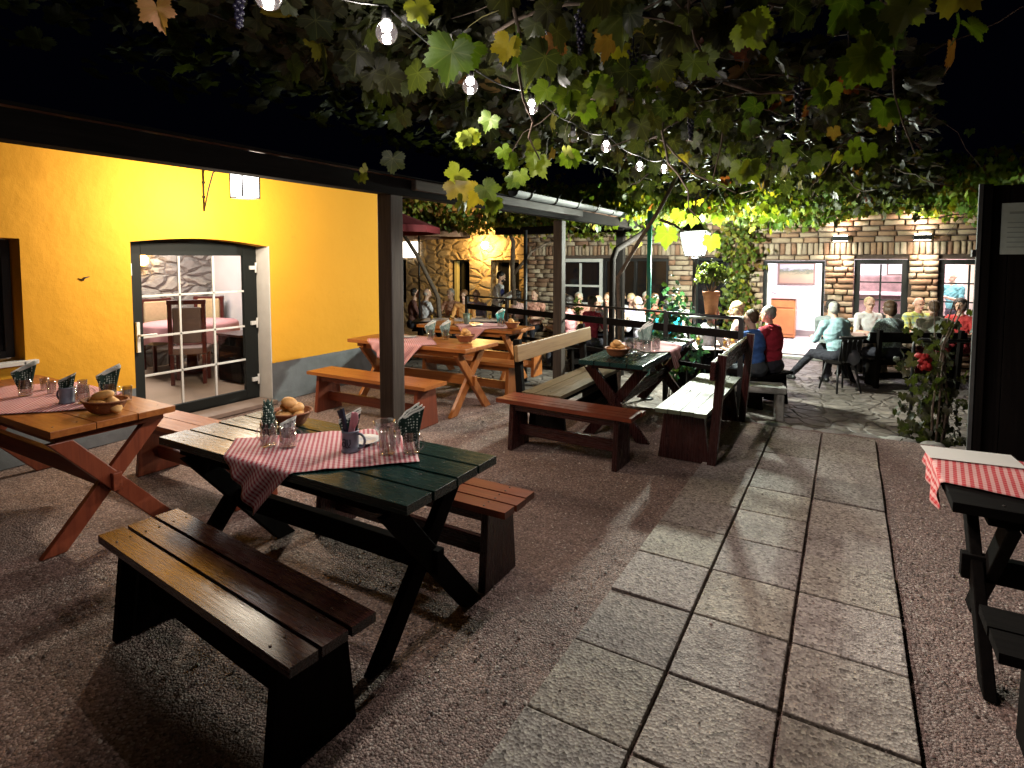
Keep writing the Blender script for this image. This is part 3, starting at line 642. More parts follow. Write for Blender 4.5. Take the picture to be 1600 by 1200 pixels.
def napkin(label,x,y,kind='fan',mat=None,z=.03,s=1,rz=0,group='folded napkins on the tables'):
    mat=mat or M_nap; b_=MB()
    if kind=='fan':   # conical napkin flaring upward with a slanted rim
        for lay in range(3):
            vs=[];fs=[];ms=[];nu,nv=8,15; tw=(lay-1)*.22; oy=(lay-1)*.010
            for a in range(nv+1):
                fv=a/nv
                for b in range(nu+1):
                    fu=b/nu-.5; hw=(.030+.034*fv)*s; top=(.10+.06*(fu+.5)+.006*lay)*s; xx=fu*2*hw; yy=oy+.018*s*math.cos(fu*3.0)*fv+.004*math.sin(fu*14+lay); vs.append((xx*math.cos(tw)-yy*math.sin(tw),xx*math.sin(tw)+yy*math.cos(tw),top*fv))
            q=nu+1
            for a in range(nv):
                for b in range(nu): fs.append((a*q+b,a*q+b+1,(a+1)*q+b+1,(a+1)*q+b))
            o_=len(b_.f); b_.add(vs,fs,0,True)
            for k in range((nv-1)*nu,nv*nu): b_.m[o_+k]=1
    else:             # layered bud, scales turned outward
        for lay in range(7):
            zz=.012*s+lay*.022*s; r=(.030-.0022*lay)*s
            for k in range(6):
                a=k*math.pi/3+lay*.5; c_=Vector((r*math.cos(a),r*math.sin(a),zz)); tp=Vector((r*1.55*math.cos(a),r*1.55*math.sin(a),zz+.034*s)); sd=Vector((-math.sin(a),math.cos(a),0))*.015*s
                b_.add([c_-sd,c_+sd,tp,c_-Vector((0,0,.03*s))],[(0,1,2),(0,3,1)],0,True)
        b_.lathe([(.0,0),(.026*s,.01),(.026*s,.14*s),(.006*s,.185*s),(0,.185*s)],10,(0,0,-.01))
    o=b_.build('napkin',[mat,M_paper] if kind=='fan' else mat); o.location=(x,y,TOP+z); o.rotation_euler=(0,0,R(30)+rz*.25)
    md=o.modifiers.new('t','SOLIDIFY'); md.thickness=.0025
    tag(o,label,'napkin',group); return o
def stone_mug(label,x,y,rz,emb=True,s=1,group='grey stoneware mugs holding napkins'):
    t=thing('stoneware_mug',label,'mug',(x,y,TOP),rz,group)
    b_=MB(); r=.041*s; h=.108*s; b_.lathe([(0,.003),(r*1.08,.003),(r*1.1,.012),(r,.02),(r,h-.012),(r*1.06,h-.008),(r*1.06,h),(r-.005,h),(r-.006,.02),(0,.018)],26); b_.build('body',M_stone_mug,t)
    k=MB(); k.tube([(r+.032*s*math.sin(a),0,h*.5+.036*s*math.cos(a)) for a in np.linspace(0,math.pi,10)],.0065,8); k.build('handle',M_stone_mug,t)
    if emb:
        e=MB(); fa=-math.pi/2-.25; rr=r+.0015
        def arc(u,z): a=fa+u/rr; return (rr*math.cos(a),rr*math.sin(a),z)
        def ring(cx,cz,ra,rb,a0=0,a1=2*math.pi): e.tube([arc(cx+ra*math.cos(a),cz+rb*math.sin(a)) for a in np.linspace(a0,a1,18)],.0028,6)
        ring(-.010,.046,.010,.011); e.tube([arc(.0015,.064),arc(.003,.05),arc(.004,.036)],.003,6); ring(-.006,.062,.011,.009,.2,2.6)
        e.tube([arc(.010,.072),arc(.011,.05),arc(.016,.036),arc(.026,.05),arc(.024,.072)],.003,6); e.tube([arc(.0,.035),arc(.012,.031),arc(.026,.035)],.0025,6); e.build('emblem',M_emblem,t)
    return t
def basket(label,x,y,r=.105,n=6,rz=0,long_=1.,kind='bread roll',where='',rolls=None,group='wicker bread baskets on the tables'):
    t=thing('bread_basket',label,'basket',(x,y,TOP),rz,group); b_=MB(); seg=40; prof=[(0,.004),(.62,.004),(.68,.012),(.80,.035),(.93,.065),(1,.078),(.96,.08),(.86,.05),(.64,.016),(0,.012)]
    vs=[];fs=[];m_=len(prof)
    for i in range(seg):
        a=2*math.pi*i/seg
        for k,(q,z) in enumerate(prof): w_=1+(.018*(1 if (i+k)%2 else -1) if 1<k<7 else 0); vs.append((q*r*w_*math.cos(a)*long_,q*r*w_*math.sin(a),z))
    for i in range(seg):
        j=(i+1)%seg
        for k in range(m_-1): fs.append((i*m_+k,j*m_+k,j*m_+k+1,i*m_+k+1))
    b_.add(vs,fs,0,True); b_.build('bowl',M_wicker,t)
    e=MB(); e.tube([(r*long_*math.cos(a),r*math.sin(a),.079+.002*math.sin(a*20)) for a in np.linspace(0,2*math.pi,41)],.006,8); e.build('rim',M_wicker,t)
    spots=[(-.5,.1,.05),(.05,.35,.055),(.5,-.05,.052),(-.1,-.4,.05),(-.25,.2,.098),(.25,.05,.10),(.02,-.12,.13)][:n]
    names=['at the left','at the back','at the right','at the front','on top at the left','on top at the right','topmost']
    for i,(a,b2,z) in enumerate(spots):
        m=MB(); rr=.038 if kind=='bread roll' else .038; ln=1.25 if kind=='bread roll' else 2.2
        m.ell((0,0,0),(rr*ln,rr,rr*.82),jit=.02,rot=(rng.uniform(-.2,.2),rng.uniform(-.4,.4),rng.uniform(0,3) if kind=='bread roll' else rng.uniform(-.4,.4)))
        o=m.build('bread_roll',M_bread); ca,sa=math.cos(rz),math.sin(rz); lx,ly=a*r*long_,b2*r; o.location=(x+lx*ca-ly*sa,y+lx*sa+ly*ca,TOP+z)
        tag(o,f'golden bread roll {names[i]} of the basket {where}','bread',f'bread rolls in the basket {where}')
def plate(label,x,y,r=.09):
    b_=MB(); b_.lathe([(0,.002),(r*.55,.002),(r*.6,.006),(r,.018),(r,.021),(r*.58,.01),(0,.008)],28); o=b_.build('plate',M_china); o.location=(x,y,TOP); tag(o,label,'plate')
# foreground green table
basket('wicker basket with golden rolls on the green foreground table',-2.72,2.16,.115,7,.3,where='on the green foreground table')
glass_mug('glass mug holding a bud shaped napkin at the left of the green foreground table',-2.50,1.85,R(200),.11)
napkin('dark green dotted napkin folded like a bud in the left glass mug',-2.50,1.85,'bud',z=.07,s=.95)
glass_mug('glass mug with crumpled white dotted napkin right of the bud napkin',-2.40,1.885,R(60),.10)
napkin('white dotted bunched napkin in the second glass mug',-2.40,1.885,'fan',dots('white napkin with grey dots',(.65,.65,.66),(.12,.12,.13),60),.05,.62)
plate('white dish behind the stoneware mug on the gingham cloth',-2.12,2.13,.085)
stone_mug('grey blue stoneware mug with dark emblem and cutlery on the gingham cloth',-2.085,2.0,R(25))
napkin('tall dotted green napkin standing in the stoneware mug with emblem',-2.095,2.01,'fan',z=.06,s=.85,rz=1.)
m=MB(); m.box((0,0,.14),(.03,.008,.12),rot=(.1,.25,.3)); m.ell((.012,.0,.16),(.022,.01,.045),rot=(0,.3,0)); o=m.build('napkin',M_pinknap); o.location=(-2.062,1.995,TOP); tag(o,'pink paper napkin tucked in the stoneware mug with emblem','napkin')
m=MB(); m.box((0,0,.135),(.02,.012,.16),rot=(0,-.25,0)); m.box((-.02,.012,.13),(.018,.011,.15),rot=(.1,-.35,0)); o=m.build('cutlery',M_emblem); o.location=(-2.105,1.985,TOP); tag(o,'dark handled cutlery standing in the stoneware mug with emblem','cutlery')
t=thing('glass_goblet','low stemmed glass bowl behind the stoneware mug','glass',(-2.01,2.16,TOP))
m=MB(); m.lathe([(0,.055),(.03,.06),(.052,.09),(.056,.125),(.053,.125),(.048,.09),(.028,.064),(0,.06)],26); m.build('bowl',M_glass,t)
m=MB(); m.lathe([(.038,0),(.036,.004),(.008,.01),(.006,.05),(.01,.056),(0,.056)],20); m.build('stem',M_glass,t)
glass_mug('glass mug nearest the right edge of the gingham cloth, without napkin',-1.90,2.06,R(150),.10)
tumbler('short glass behind the empty mug on the gingham cloth',-1.93,2.15)
glass_mug('glass mug with dotted napkin at the right end of the gingham cloth',-1.81,2.13,R(10),.10)
napkin('dark green dotted napkin with white rim at the right of the gingham cloth',-1.815,2.135,'fan',z=.055,s=1.05,rz=2.6)
# left table
basket('oblong basket with long rolls at the end of the left table',-3.93,1.76,.095,5,.35,1.5,'long roll',where='on the left table')
stone_mug('dark stoneware mug with napkin on the left table',-4.40,1.75,R(200),False)
napkin('dark napkin bunched in the stoneware mug on the left table',-4.40,1.75,'fan',z=.06,s=.8,rz=.5)
glass_mug('glass mug beside the dark stoneware mug on the left table',-4.31,1.80,R(80))
glass_mug('glass mug under the slanted napkin on the left table',-4.24,1.93,R(40))
napkin('slanted dark green napkin with white rim on the left table',-4.24,1.93,'fan',z=.05,s=1.1,rz=2.8)
tumbler('small glass behind the bread basket on the left table',-4.12,1.98); tumbler('small glass at the back of the left table between the mugs',-4.36,1.95)
glass_mug('glass mug at the left picture edge with green napkin',-4.88,1.70,R(120))
napkin('green dotted napkin at the left picture edge',-4.88,1.70,'fan',z=.05,s=1.1,rz=2.8)
for i,(x,y,wd) in enumerate(((-4.80,1.82,'nearest the napkin'),(-4.72,1.88,'in the middle of the row'),(-4.66,1.95,'at the right of the row'),(-4.98,1.85,'farthest left'))): tumbler(f'upturned glass on the left table, {wd}',x,y,.09)
# green table between benches
basket('shallow basket of orange rolls on the green table between the benches',-1.92,5.33,.12,7,.2,where='between the benches')
for i,(x,y,wd) in enumerate(((-1.90,5.62,'nearest the basket'),(-1.83,5.72,'in the middle'),(-1.94,5.80,'at the back left'),(-1.74,5.70,'beside the pale napkin'),(-1.70,5.88,'farthest right'))): glass_mug(f'glass mug in the cluster on the green table between the benches, {wd}',x,y,i*1.3,.11)
napkin('pale green napkin standing wide on the green table between the benches',-1.78,5.80,'fan',M_napl,.07,1.35,2.4); napkin('second pale napkin behind on the green table between the benches',-1.84,5.9,'fan',M_napl,.07,1.1,1)
# orange table by the post
plate('white plate on the pink cloth of the table by the post',-4.55,5.32,.10)
for x,y,wd in ((-4.22,5.33,'nearer the plate'),(-4.07,5.42,'beside the basket')):
    glass_mug(f'glass mug with pale napkin on the table by the post, {wd}',x,y,0,.11); napkin(f'pale green napkin on the table by the post, {wd}',x,y,'fan',M_napl,.04,1.1,2.5)
basket('basket of pale rolls at the end of the table by the post',-3.74,5.36,.11,7,.2,where='by the timber post')
# farthest table
plate('white plate on the farthest orange table',-4.52,6.75,.10)
m=MB(); m.lathe([(0,0),(.035,0),(.038,.06),(.03,.075),(0,.075)],16); m.lathe([(0,.077),(.036,.077),(.036,.1),(0,.103)],16,mi=1); o=m.build('preserve_jar',[M_bread,plain('brass lid',(.7,.42,.12),.25,.1,20,0,metal=1)]); o.location=(-4.93,6.72,TOP); tag(o,'gold lidded jar on the farthest orange table','jar')
m=MB(); m.lathe([(0,0),(.03,0),(.045,.06),(.05,.16),(.046,.16),(.04,.06),(0,.01)],18); o=m.build('vase',plain('grey green vase',(.12,.16,.12),.3,.2,10,0)); o.location=(-4.76,6.85,TOP); tag(o,'slim grey green vase on the farthest orange table','vase')
glass_mug('glass mug with turquoise napkin on the farthest orange table',-4.22,6.9,0,.11); napkin('turquoise green napkin on the farthest orange table',-4.22,6.9,'fan',dots('turquoise napkin',(.05,.35,.32),(.5,.8,.75),80),.05,1.15,2.5)
for x,y,wd in ((-4.12,6.84,'beside the turquoise napkin'),(-4.08,6.95,'nearest the basket')): tumbler(f'glass on the farthest orange table, {wd}',x,y,.1)
basket('small basket at the right end of the farthest orange table',-3.95,6.78,.10,5,.2,where='on the farthest table')

# ---------------------------------------------------------------- string lights
cord=MB(); pts=[]
bl=[]
for (px,py_,dep) in ((430,5,1.55),(609,60,1.9),(736,140,2.6),(830,172,3.1),(894,217,3.7),(945,232,3.95),(997,262,4.75),(1035,266,5.15),(1066,272,5.7)):
    p=W(px,dep); bl.append((p.x,p.y,1.7+(405-py_)/900*dep))
bl=[(-1.28,.1,2.5)]+bl+[(-1.45,6.6,2.5)]
for a,b in zip(bl,bl[1:]):
    for k in range(8):
        f=k/8; pts.append((a[0]*(1-f)+b[0]*f,a[1]*(1-f)+b[1]*f,a[2]*(1-f)+b[2]*f+.085-.03*math.sin(math.pi*f)))
pts.append((bl[-1][0],bl[-1][1],bl[-1][2]+.085)); cord.tube(pts,.0035,6); tag(cord.build('light_cord',M_black),'thin black cord carrying the row of bulbs under the vine','cord')
def bulb(loc,lit,label):
    t=thing('string_bulb',label,'light bulb',loc,0,'bulbs strung under the vine')
    m=MB(); m.lathe([(0,-.037),(.014,-.035),(.026,-.027),(.034,-.012),(.035,.002),(.03,.018),(.019,.032),(.013,.04)],20); m.build('globe',M_litglobe if lit else M_bulbglass,t)
    m=MB(); m.lathe([(.0,.075),(.012,.075),(.016,.06),(.0165,.038),(0,.038)],14); m.build('socket',M_black,t)
    m=MB(); m.ell((0,0,.020),(.018,.018,.018)); m.ell((0,0,-.032),(.012,.012,.004)); m.build('filament',E_fil if lit else M_china,t)
    if lit: point('string_bulb_glow',(loc[0],loc[1],loc[2]-.018),P_BULB*(.35 if loc[1]<1.2 else 1 if loc[1]<3.6 else 2.3),(1,.84,.77),.006,spot=176); point('string_bulb_halo',(loc[0],loc[1],loc[2]-.012),2.4,(1,.9,.82),.006)
bw=['partly cut off at the top edge of the picture','largest and brightest of the string','before the big yellow green leaf','left of the drooping leaf cluster','unlit and clear in the middle of the string','right of the clear unlit bulb','third from the far end','second from the far end','unlit at the far end of the string']
for i,l in enumerate(bl[1:10]): bulb(l,i not in(4,8),'round clear bulb '+bw[i])
bulb(bl[0],False,'round bulb overhead at the start of the cord'); 

# ---------------------------------------------------------------- far brick building
FY=13.0; Z0=-.36
fb=thing('brick_building','brick fronted house with lit doorway and two lit windows','building',(0,FY,0))
ops=[(-1.53,-.40,-.27,1.67),(.10,.98,.56,1.70),(1.42,2.35,.56,1.70),(-6.25,-3.50,-.2,1.72),(-2.93,-2.2,-.2,1.74)]
mb=MB(); panel_boxes(mb,-7.2,6.5,Z0,3.2,ops,'Y',.06,.30); mb.build('wall_core',M_mortar,fb)
mb=MB(); tn=[]; r3=random.Random(11); bc=[(.55,.40,.26),(.64,.49,.34),(.46,.28,.17),(.70,.58,.43),(.38,.21,.13),(.60,.47,.35)]
def brick(x0,x1,z0,z1):
    for a,b,p,q in ops:
        if x0<b-.005 and x1>a+.005 and z0<q-.005 and z1>p+.005:
            if x0<a-.07: x1=a-.004
            elif x1>b+.07: x0=b+.004
            else: return
    if x1-x0<.05: return
    d=r3.uniform(.0,.03); j=lambda:r3.uniform(-.008,.008); e=.016
    fr=[(x0+e+j(),z0+e+j()),(x1-e+j(),z0+e+j()),(x1-e+j(),z1-e+j()),(x0+e+j(),z1-e+j())]; bk=[(x0+j(),z0+j()),(x1+j(),z0+j()),(x1+j(),z1+j()),(x0+j(),z1+j())]
    vs=[(x,-.03-d,z) for x,z in fr]+[(x,-.012,z) for x,z in bk]+[(x,.055,z) for x,z in bk]
    mb.add(vs,[(0,1,2,3),(0,4,5,1),(1,5,6,2),(2,6,7,3),(3,7,4,0),(4,8,9,5),(5,9,10,6),(6,10,11,7),(7,11,8,4)],0,True)
    c=r3.choice(bc); k=r3.uniform(.8,1.15); tn.extend([tuple(x*k for x in c)]*9)
z=Z0; row=0
while z<2.9:
    h=r3.uniform(.10,.122)
    x=-7.2+(row%2)*.13
    sold=1.70<z<1.83
    if sold:
        h=.24
        while x<3.2: w_=r3.uniform(.085,.11); brick(x,x+w_-.014,z,z+h-.014); x+=w_
    else:
        while x<3.2: w_=r3.uniform(.22,.37); brick(x,x+w_-.02,z,z+h-.018); x+=w_
    z+=h; row+=1
o=mb.build('brick_facing',M_brick,fb); paint(o,lambda p:tn[p.index])
# door frame and windows
mb=MB(); frame(mb,-1.525,-.405,-.265,1.665,.05,.05,.012,.09,.12,'Y'); mb.build('door_frame',M_green,fb,.003)
mb=MB(); mb.box((-.965,.1,-.29),(1.25,.5,.05)); mb.build('threshold',M_concrete,fb,.006)
mb=MB(); mb.box((-1.47,.47,.68),(.05,.62,1.86)); dl=mb.build('open_door',M_white,fb,.004)
mb=MB(); mb.box((-1.442,.47,.9),(.012,.42,1.2)); mb.build('glass_pane',M_pane,dl)
for (a,b) in ((.10,.98),(1.42,2.35)):
    m=MB(); frame(m,a+.004,b-.004,.565,1.695,.10,.09,.10,.08,.10,'Y'); 
    c=(a+b)/2; m.box((c,.10,1.13),(.03,.03,.94)); 
    for zz in (.92,1.26): m.box((c,.10,zz),(b-a-.2,.026,.025))
    wf=m.build('window',M_green,fb,.003); m=MB(); m.box((c,.115,1.13),(b-a-.2,.005,.945)); m.build('glass_pane',M_pane,wf)
    m=MB(); m.box((c,-.05,.53),(b-a+.16,.22,.05)); m.build('sill',M_white,fb,.005)
# white casement at left and dark glazed opening
m=MB(); frame(m,-6.24,-5.1,-.15,1.71,.07,.08,.3,.06,.06,'Y'); m.box((-5.67,.06,1.1),(.05,.05,1.0)); 
for zz in(.62,1.05): m.box((-5.67,.06,zz),(1.0,.045,.05))
wf=m.build('window',M_white,fb,.003); m=MB(); m.box((-5.67,.075,.85),(1.0,.005,1.5)); m.build('glass_pane',plain('dark window glass',(.01,.01,.012),.08,.1,3,0),wf)
m=MB(); frame(m,-5.08,-3.51,-.19,1.71,.06,.06,.06,.06,.1,'Y'); m.box((-4.3,.1,.75),(.07,.05,1.8)); wf=m.build('glazed_door',M_black,fb,.003); m=MB(); m.box((-4.3,.12,.75),(1.45,.005,1.8)); m.build('glass_pane',MATS['dark window glass'],wf)
m=MB(); frame(m,-2.92,-2.21,-.19,1.73,.06,.06,.06,.06,.1,'Y'); m.box((-2.56,.1,.75),(.05,.05,1.8)); wf=m.build('glazed_door',M_green,fb,.003); m=MB(); m.box((-2.56,.12,.75),(.6,.005,1.8)); m.build('glass_pane',MATS['dark window glass'],wf)
# sconces
for i,(x,wd) in enumerate(((-.15,'between the lit doorway and the first window'),(1.15,'between the two lit windows'))):
    t=thing('up_down_light','box shaped wall light shining up and down '+wd,'wall lamp',(x,FY-.12,2.1),0,'wall lights on the brick house')
    m=MB(); m.box((0,0,0),(.28,.12,.09)); m.build('housing',M_black,t,.005)
    m=MB(); m.box((0,0,.052),(.24,.09,.012)); m.box((0,0,-.052),(.24,.09,.012)); m.build('diffuser',emit('warm white diffuser',(1,.87,.72),12),t)
    point('sconce_up',(x,FY-.34,2.22),P_SCONCE,(1,.82,.66),.09,spot=150,rot=(R(170),0,0)); point('sconce_down',(x,FY-.34,2.02),P_SCONCE,(1,.82,.66),.09,spot=150)
# hall interior
ih=thing('lit_hall','bright white hall with cupboard seen through the open doorway','room',(0,0,0))
m=MB(); m.box((.8,16.6,1.2),(6.6,.15,3.2)); m.box((-2.35,15.0,1.2),(.1,3.1,3.2)); m.box((3.6,15,1.2),(.1,3.1,3.2)); m.build('white_wall',M_plasterwhite,ih)
m=MB(); m.box((.7,14.95,2.65),(6,3.1,.1)); m.build('ceiling',M_plasterwhite,ih)
m=MB(); m.box((.7,14.95,-.29),(6,3.2,.03)); struct(m,'hall_floor',plain('pale hall floor',(.6,.52,.52),.4,.06,3,.05))
m=MB(); m.box((-1.35,16.505,-.2),(1.4,.03,.14)); m.build('skirting',plain('grey skirting',(.25,.2,.2),.6,.1,6,0),ih)
t=thing('hall_picture','wide landscape picture on the white wall of the hall','picture',(-1.15,16.49,1.33))
m=MB(); m.box((0,0,0),(.86,.04,.56)); m.build('frame',M_taupe,t,.005)
mm,n,b=nt('landscape print'); v=coord(n,(3,3,8)); sp=N(n,'ShaderNodeSeparateXYZ'); n.links.new(coord(n),sp.inputs[0]); f=math_(n,'ADD',math_(n,'MULTIPLY',sp.outputs[2],1.6),math_(n,'MULTIPLY_ADD',noise(n,v,2,6,.7),.6,.2)); n.links.new(ramp(n,f,[(.2,(.35,.22,.16)),(.45,(.30,.26,.16)),(.62,(.10,.12,.08)),(.75,(.35,.36,.42))]),b.inputs['Base Color'])
m=MB(); m.box((0,-.022,0),(.78,.01,.48)); m.build('print',mm,t)
t=thing('cupboard','amber wooden bar cupboard standing in the lit hall','cupboard',(-1.9,15.9,-.27))
m=MB(); m.box((.2,.1,.5),(1.2,.45,.95)); m.build('carcass',M_cupboard,t,.01)
m=MB(); m.box((.2,.1,1.02),(1.32,.55,.06)); m.build('worktop',plain('pink stone top',(.6,.35,.33),.3,.1,8,0),t,.008)
for dx in(-.1,.5): m=MB(); m.box((dx,-.135,.42),(.54,.02,.62)); m.build('door',M_cupboard,t,.01)
m=MB(); m.box((.2,-.135,.86),(1.14,.02,.18)); m.build('drawer',M_cupboard,t,.01)
t=thing('brass_frame_stand','thin dark square frame stand on the hall cupboard','stand',(-1.9,15.85,.82)); m=MB(); m.tube([(-.3,0,0),(-.3,0,.55),(.22,0,.55),(.22,0,.05),(.34,0,.02)],.012); m.build('rail',M_black,t)
t=thing('brick_oven','dark brick fireplace inside behind the first lit window','fireplace',(.6,15.7,-.27))
m=MB(); m.box((.1,0,.85),(1.5,.6,1.5)); m.build('body',plain('dark brown brick',(.16,.09,.09),.7,.4,9,.3),t,.02); m=MB(); m.box((.1,-.05,1.2),(1.6,.7,.08)); m.build('mantel',plain('mauve shelf',(.45,.35,.38),.5,.1,6,0),t,.01)
m=MB(); m.box((1.05,16.48,1.62),(.5,.03,.6)); m.box((1.05,16.46,1.62),(.44,.01,.54),1); tag(m.build('small_picture',[M_taupe,M_plasterwhite]),'thin framed picture on the hall wall above the fireplace','picture')
m=MB(); m.box((2.0,15.6,.9),(.35,.35,2.4)); tag(m.build('interior_pillar',plain('pink brick pillar',(.6,.4,.38),.7,.25,14,.4)),'pink brick pillar inside behind the second lit window','pillar')
for k,(x,z) in enumerate(((2.55,1.65),(2.5,1.1))):
    m=MB(); m.lathe([(.05,-.1),(.09,-.05),(.10,.06),(.06,.13)],14); o=m.build('amber_lamp',E_warm); o.location=(x,15.9,z); tag(o,('upper','lower')[k]+' amber glass lamp seen through the second lit window','wall lamp','amber lamps inside the hall')

# ochre stone building at the far left of the terrace
ob=thing('stone_house','ochre rubble stone house lit by a warm lamp behind the terrace','building',(0,14.2,0))
ops2=[(-10.5,-9.75,.3,1.68),(-9.0,-8.05,.3,1.68),(-12.9,-12.2,.3,1.68)]
mb=MB(); panel_boxes(mb,-18,-7.0,Z0,3.6,ops2,'Y',0,.4); mb.build('wall',M_stoneyel,ob)
for a,b,c_,d_ in ops2:
    m=MB(); frame(m,a+.003,b-.003,c_+.003,d_-.003,.07,.07,.07,.06,.3,'Y'); m.box(((a+b)/2,.3,1.0),(.04,.04,1.24)); wf=m.build('window',M_white if a==-9.0 else M_black,ob,.003)
    m=MB(); m.box(((a+b)/2,.32,1.0),(b-a-.14,.005,1.24)); m.build('glass_pane',MATS['dark window glass'],wf)
m=MB(); m.box((-10.35,.2,1.0),(.1,.14,1.3)); m.build('shutter',plain('pale yellow shutter',(.6,.5,.2),.6,.1,8,.1),ob,.004)
p=W(738,16.1); t=thing('terrace_wall_lamp','round amber lit lamp on the ochre stone house','wall lamp',(p.x,14.0,2.1)); m=MB(); m.ell((0,0,0),(.11,.11,.11)); m.build('globe',E_warmb,t); m=MB(); m.tube([(0,.2,0),(0,.1,0)],.02); m.build('arm',M_black,t)
point('terrace_lamp_glow',(p.x,13.7,2.05),P_TERR,(1,.62,.20),.1)
m=MB(); m.box((-12.0,-.02,2.0),(.7,.06,.5)); m.build('lit_window',emit('lit white panel',(1,.9,.78),2.2),ob,.004)
# ---------------------------------------------------------------- lamp post with the bright lantern
LX,LY=W(1085,8.9)
lp=thing('lantern_post','black post with a dazzling white glass lantern amid the vine leaves','lamp',(LX,LY,-.33))
m=MB(); m.lathe([(.09,0),(.09,.05),(.04,.1),(.032,.2),(.03,2.0),(.05,2.03),(.05,2.06),(0,2.06)],14); m.build('post',M_black,lp)
m=MB(); m.lathe([(.0,0),(.035,0),(.055,.05),(.06,.11),(.04,.17),(0,.19)],16,(0,0,2.13)); m.build('bulb',E_lan,lp)
m=MB(); w0,w1=.12,.19
for sx,sy in((-1,-1),(-1,1),(1,-1),(1,1)): m.beam((sx*w0,sy*w0,2.08),(sx*w1,sy*w1,2.44),.018,.018)
for q,zq in((w0,2.08),(w1,2.44)):
    for s in(-1,1): m.box((s*q,0,zq),(.018,2*q+.018,.018)); m.box((0,s*q,zq),(2*q-.018,.018,.0178))
m.lathe([(.29,2.452),(.12,2.58),(.04,2.62),(.02,2.68),(0,2.68)],4,rot=(0,0,R(45)),sm=False); m.build('cage',M_black,lp)
m=MB()
for k in range(4):
    M_=Matrix.Rotation(k*math.pi/2,4,'Z'); m.add([(-w0+.008,-w0,2.09),(w0-.008,-w0,2.09),(w1-.008,-w1,2.43),(-w1+.008,-w1,2.43)],[(0,1,2,3)],0,False,M_)
m.build('glass_pane',M_lanpane,lp)
point('lantern_glow',(LX,LY,1.92),P_LANTERN,(.93,1,.86),.085)
# teal pole
p=W(1014,8.3); t=thing('steel_pole','teal green steel pole carrying the pergola wires','pole',(p.x,p.y,-.33)); m=MB(); m.tube([(0,0,0),(0,0,2.72)],.033,14); m.build('shaft',M_teal,t); m=MB(); m.lathe([(.09,0),(.09,.015),(.04,.02)],12); m.build('base_plate',M_black,t)
p=W(821,9.4); t=thing('steel_pole','thin dark pole under the veranda roof edge left of the timber post','pole',(p.x,p.y,-.33)); m=MB(); m.tube([(0,0,0),(0,0,2.5)],.032,12); m.build('shaft',M_black,t); m=MB(); m.lathe([(.09,0),(.09,.015),(.04,.02)],12); m.build('base_plate',M_black,t)
# ---------------------------------------------------------------- railings
def railing(label,pts,rails,posts=1.0,zb=-.33):
    t=thing('railing',label,'railing',(pts[0][0],pts[0][1],0)); o0=Vector((pts[0][0],pts[0][1],0))
    for z,wd,th in rails:
        m=MB()
        for a,b in zip(pts,pts[1:]): m.beam(Vector((*a,z))-o0,Vector((*b,z))-o0,th,wd,up=(0,0,1)) if False else m.tube([Vector((*a,z))-o0,Vector((*b,z))-o0],wd/2,8) if wd<.04 else m.beam(Vector((*a,z))-o0,Vector((*b,z))-o0,th,wd)
        m.build('rail',M_black if wd<.04 else WK['X'],t)
    for a,b in zip(pts,pts[1:]):
        a=Vector(a);b=Vector(b); n_=max(1,int((b-a).length/posts+.5))
        for k in range(n_+1):
            q=a+(b-a)*k/n_; m=MB(); m.box((q.x-o0.x,q.y-o0.y,(zb+rails[0][0])/2),(.05,.05,rails[0][0]-zb-.002)); m.build('post',M_black,t)
    return t
railing('black terrace railing behind the tables from the veranda to the path',[(-1.0,6.72),(-3.75,7.72),(-5.9,8.5)],[(1.05,.03,.03),(.86,.09,.03),(.45,.05,.03)],.95)
t=thing('flower_shelf','narrow pale topped shelf on thin legs above the railing','shelf',(*W(1120,8.0),-.33)); m=MB(); m.box((0,0,1.22),(.82,.18,.03),rot=(0,0,R(25))); m.build('top',M_concrete,t,.004)
for s in(-.38,0,.38): m=MB(); m.tube([(s*.9,s*.42,0),(s*.9,s*.42,1.2)],.014,8); m.build('leg',M_black,t)
t=thing('concrete_bench','grey concrete bench block at the edge of the path','bench',(-1.0,7.85,-.33),R(12)); m=MB(); m.box((0,0,.40),(.75,.34,.09)); m.build('seat',M_concrete,t,.03)
for s in(-.3,.3): m=MB(); m.box((s,0,.18),(.09,.30,.35)); m.build('leg',M_concrete,t,.02)
# curved pipe rail on the right
p=W(1432,7.6); t=thing('handrail','curved black pipe handrail beside the right hand climbing plant','handrail',(p.x,p.y,-.33)); q=W(1520,7.4)-p; m=MB(); m.tube([(0,0,0),(0,0,.85),(.01*q.x,.01*q.y,.92),(.12*q.x,.12*q.y,.97),(q.x,q.y,.97)],.022,10); m.build('pipe',M_black,t)
m=MB(); m.tube([(0,0,.45),(q.x,q.y,.45)],.014,8); m.build('lower_rail',M_black,t)
# dark shed / board at right
t=thing('dark_shed','black painted timber shed wall with notice at the right edge','shed',(.93,6.2,0))
m=MB(); 
for k in range(9): m.box((.11+k*.19,0,1.16),(.185,.04,2.3))
m.box((.04,-.04,1.16),(.09,.04,2.32)); m.box((2.0,-1.6,1.16),(.1,3.2,2.3)); m.build('boards',WK['Z'],t,.004)
m=MB(); m.box((.006,-.05,1.2),(.03,.035,2.25)); m.build('edge_strip',M_zinc,t,.003)
m=MB(); m.box((.30,-.026,1.95),(.3,.006,.42)); m.box((.30,-.0295,2.08),(.2,.002,.02),1); 
for k in range(6): m.box((.30,-.0295,2.0-k*.04),(.22,.002,.008),1)
m.build('notice',[plain('grey green notice paper',(.42,.50,.46),.7,.1,20,0),plain('faded print',(.25,.30,.28),.8,.1,8,0)],t)
m=MB(); m.box((-.01,-.03,1.75),(.05,.07,.06)); m.build('latch',M_black,t)
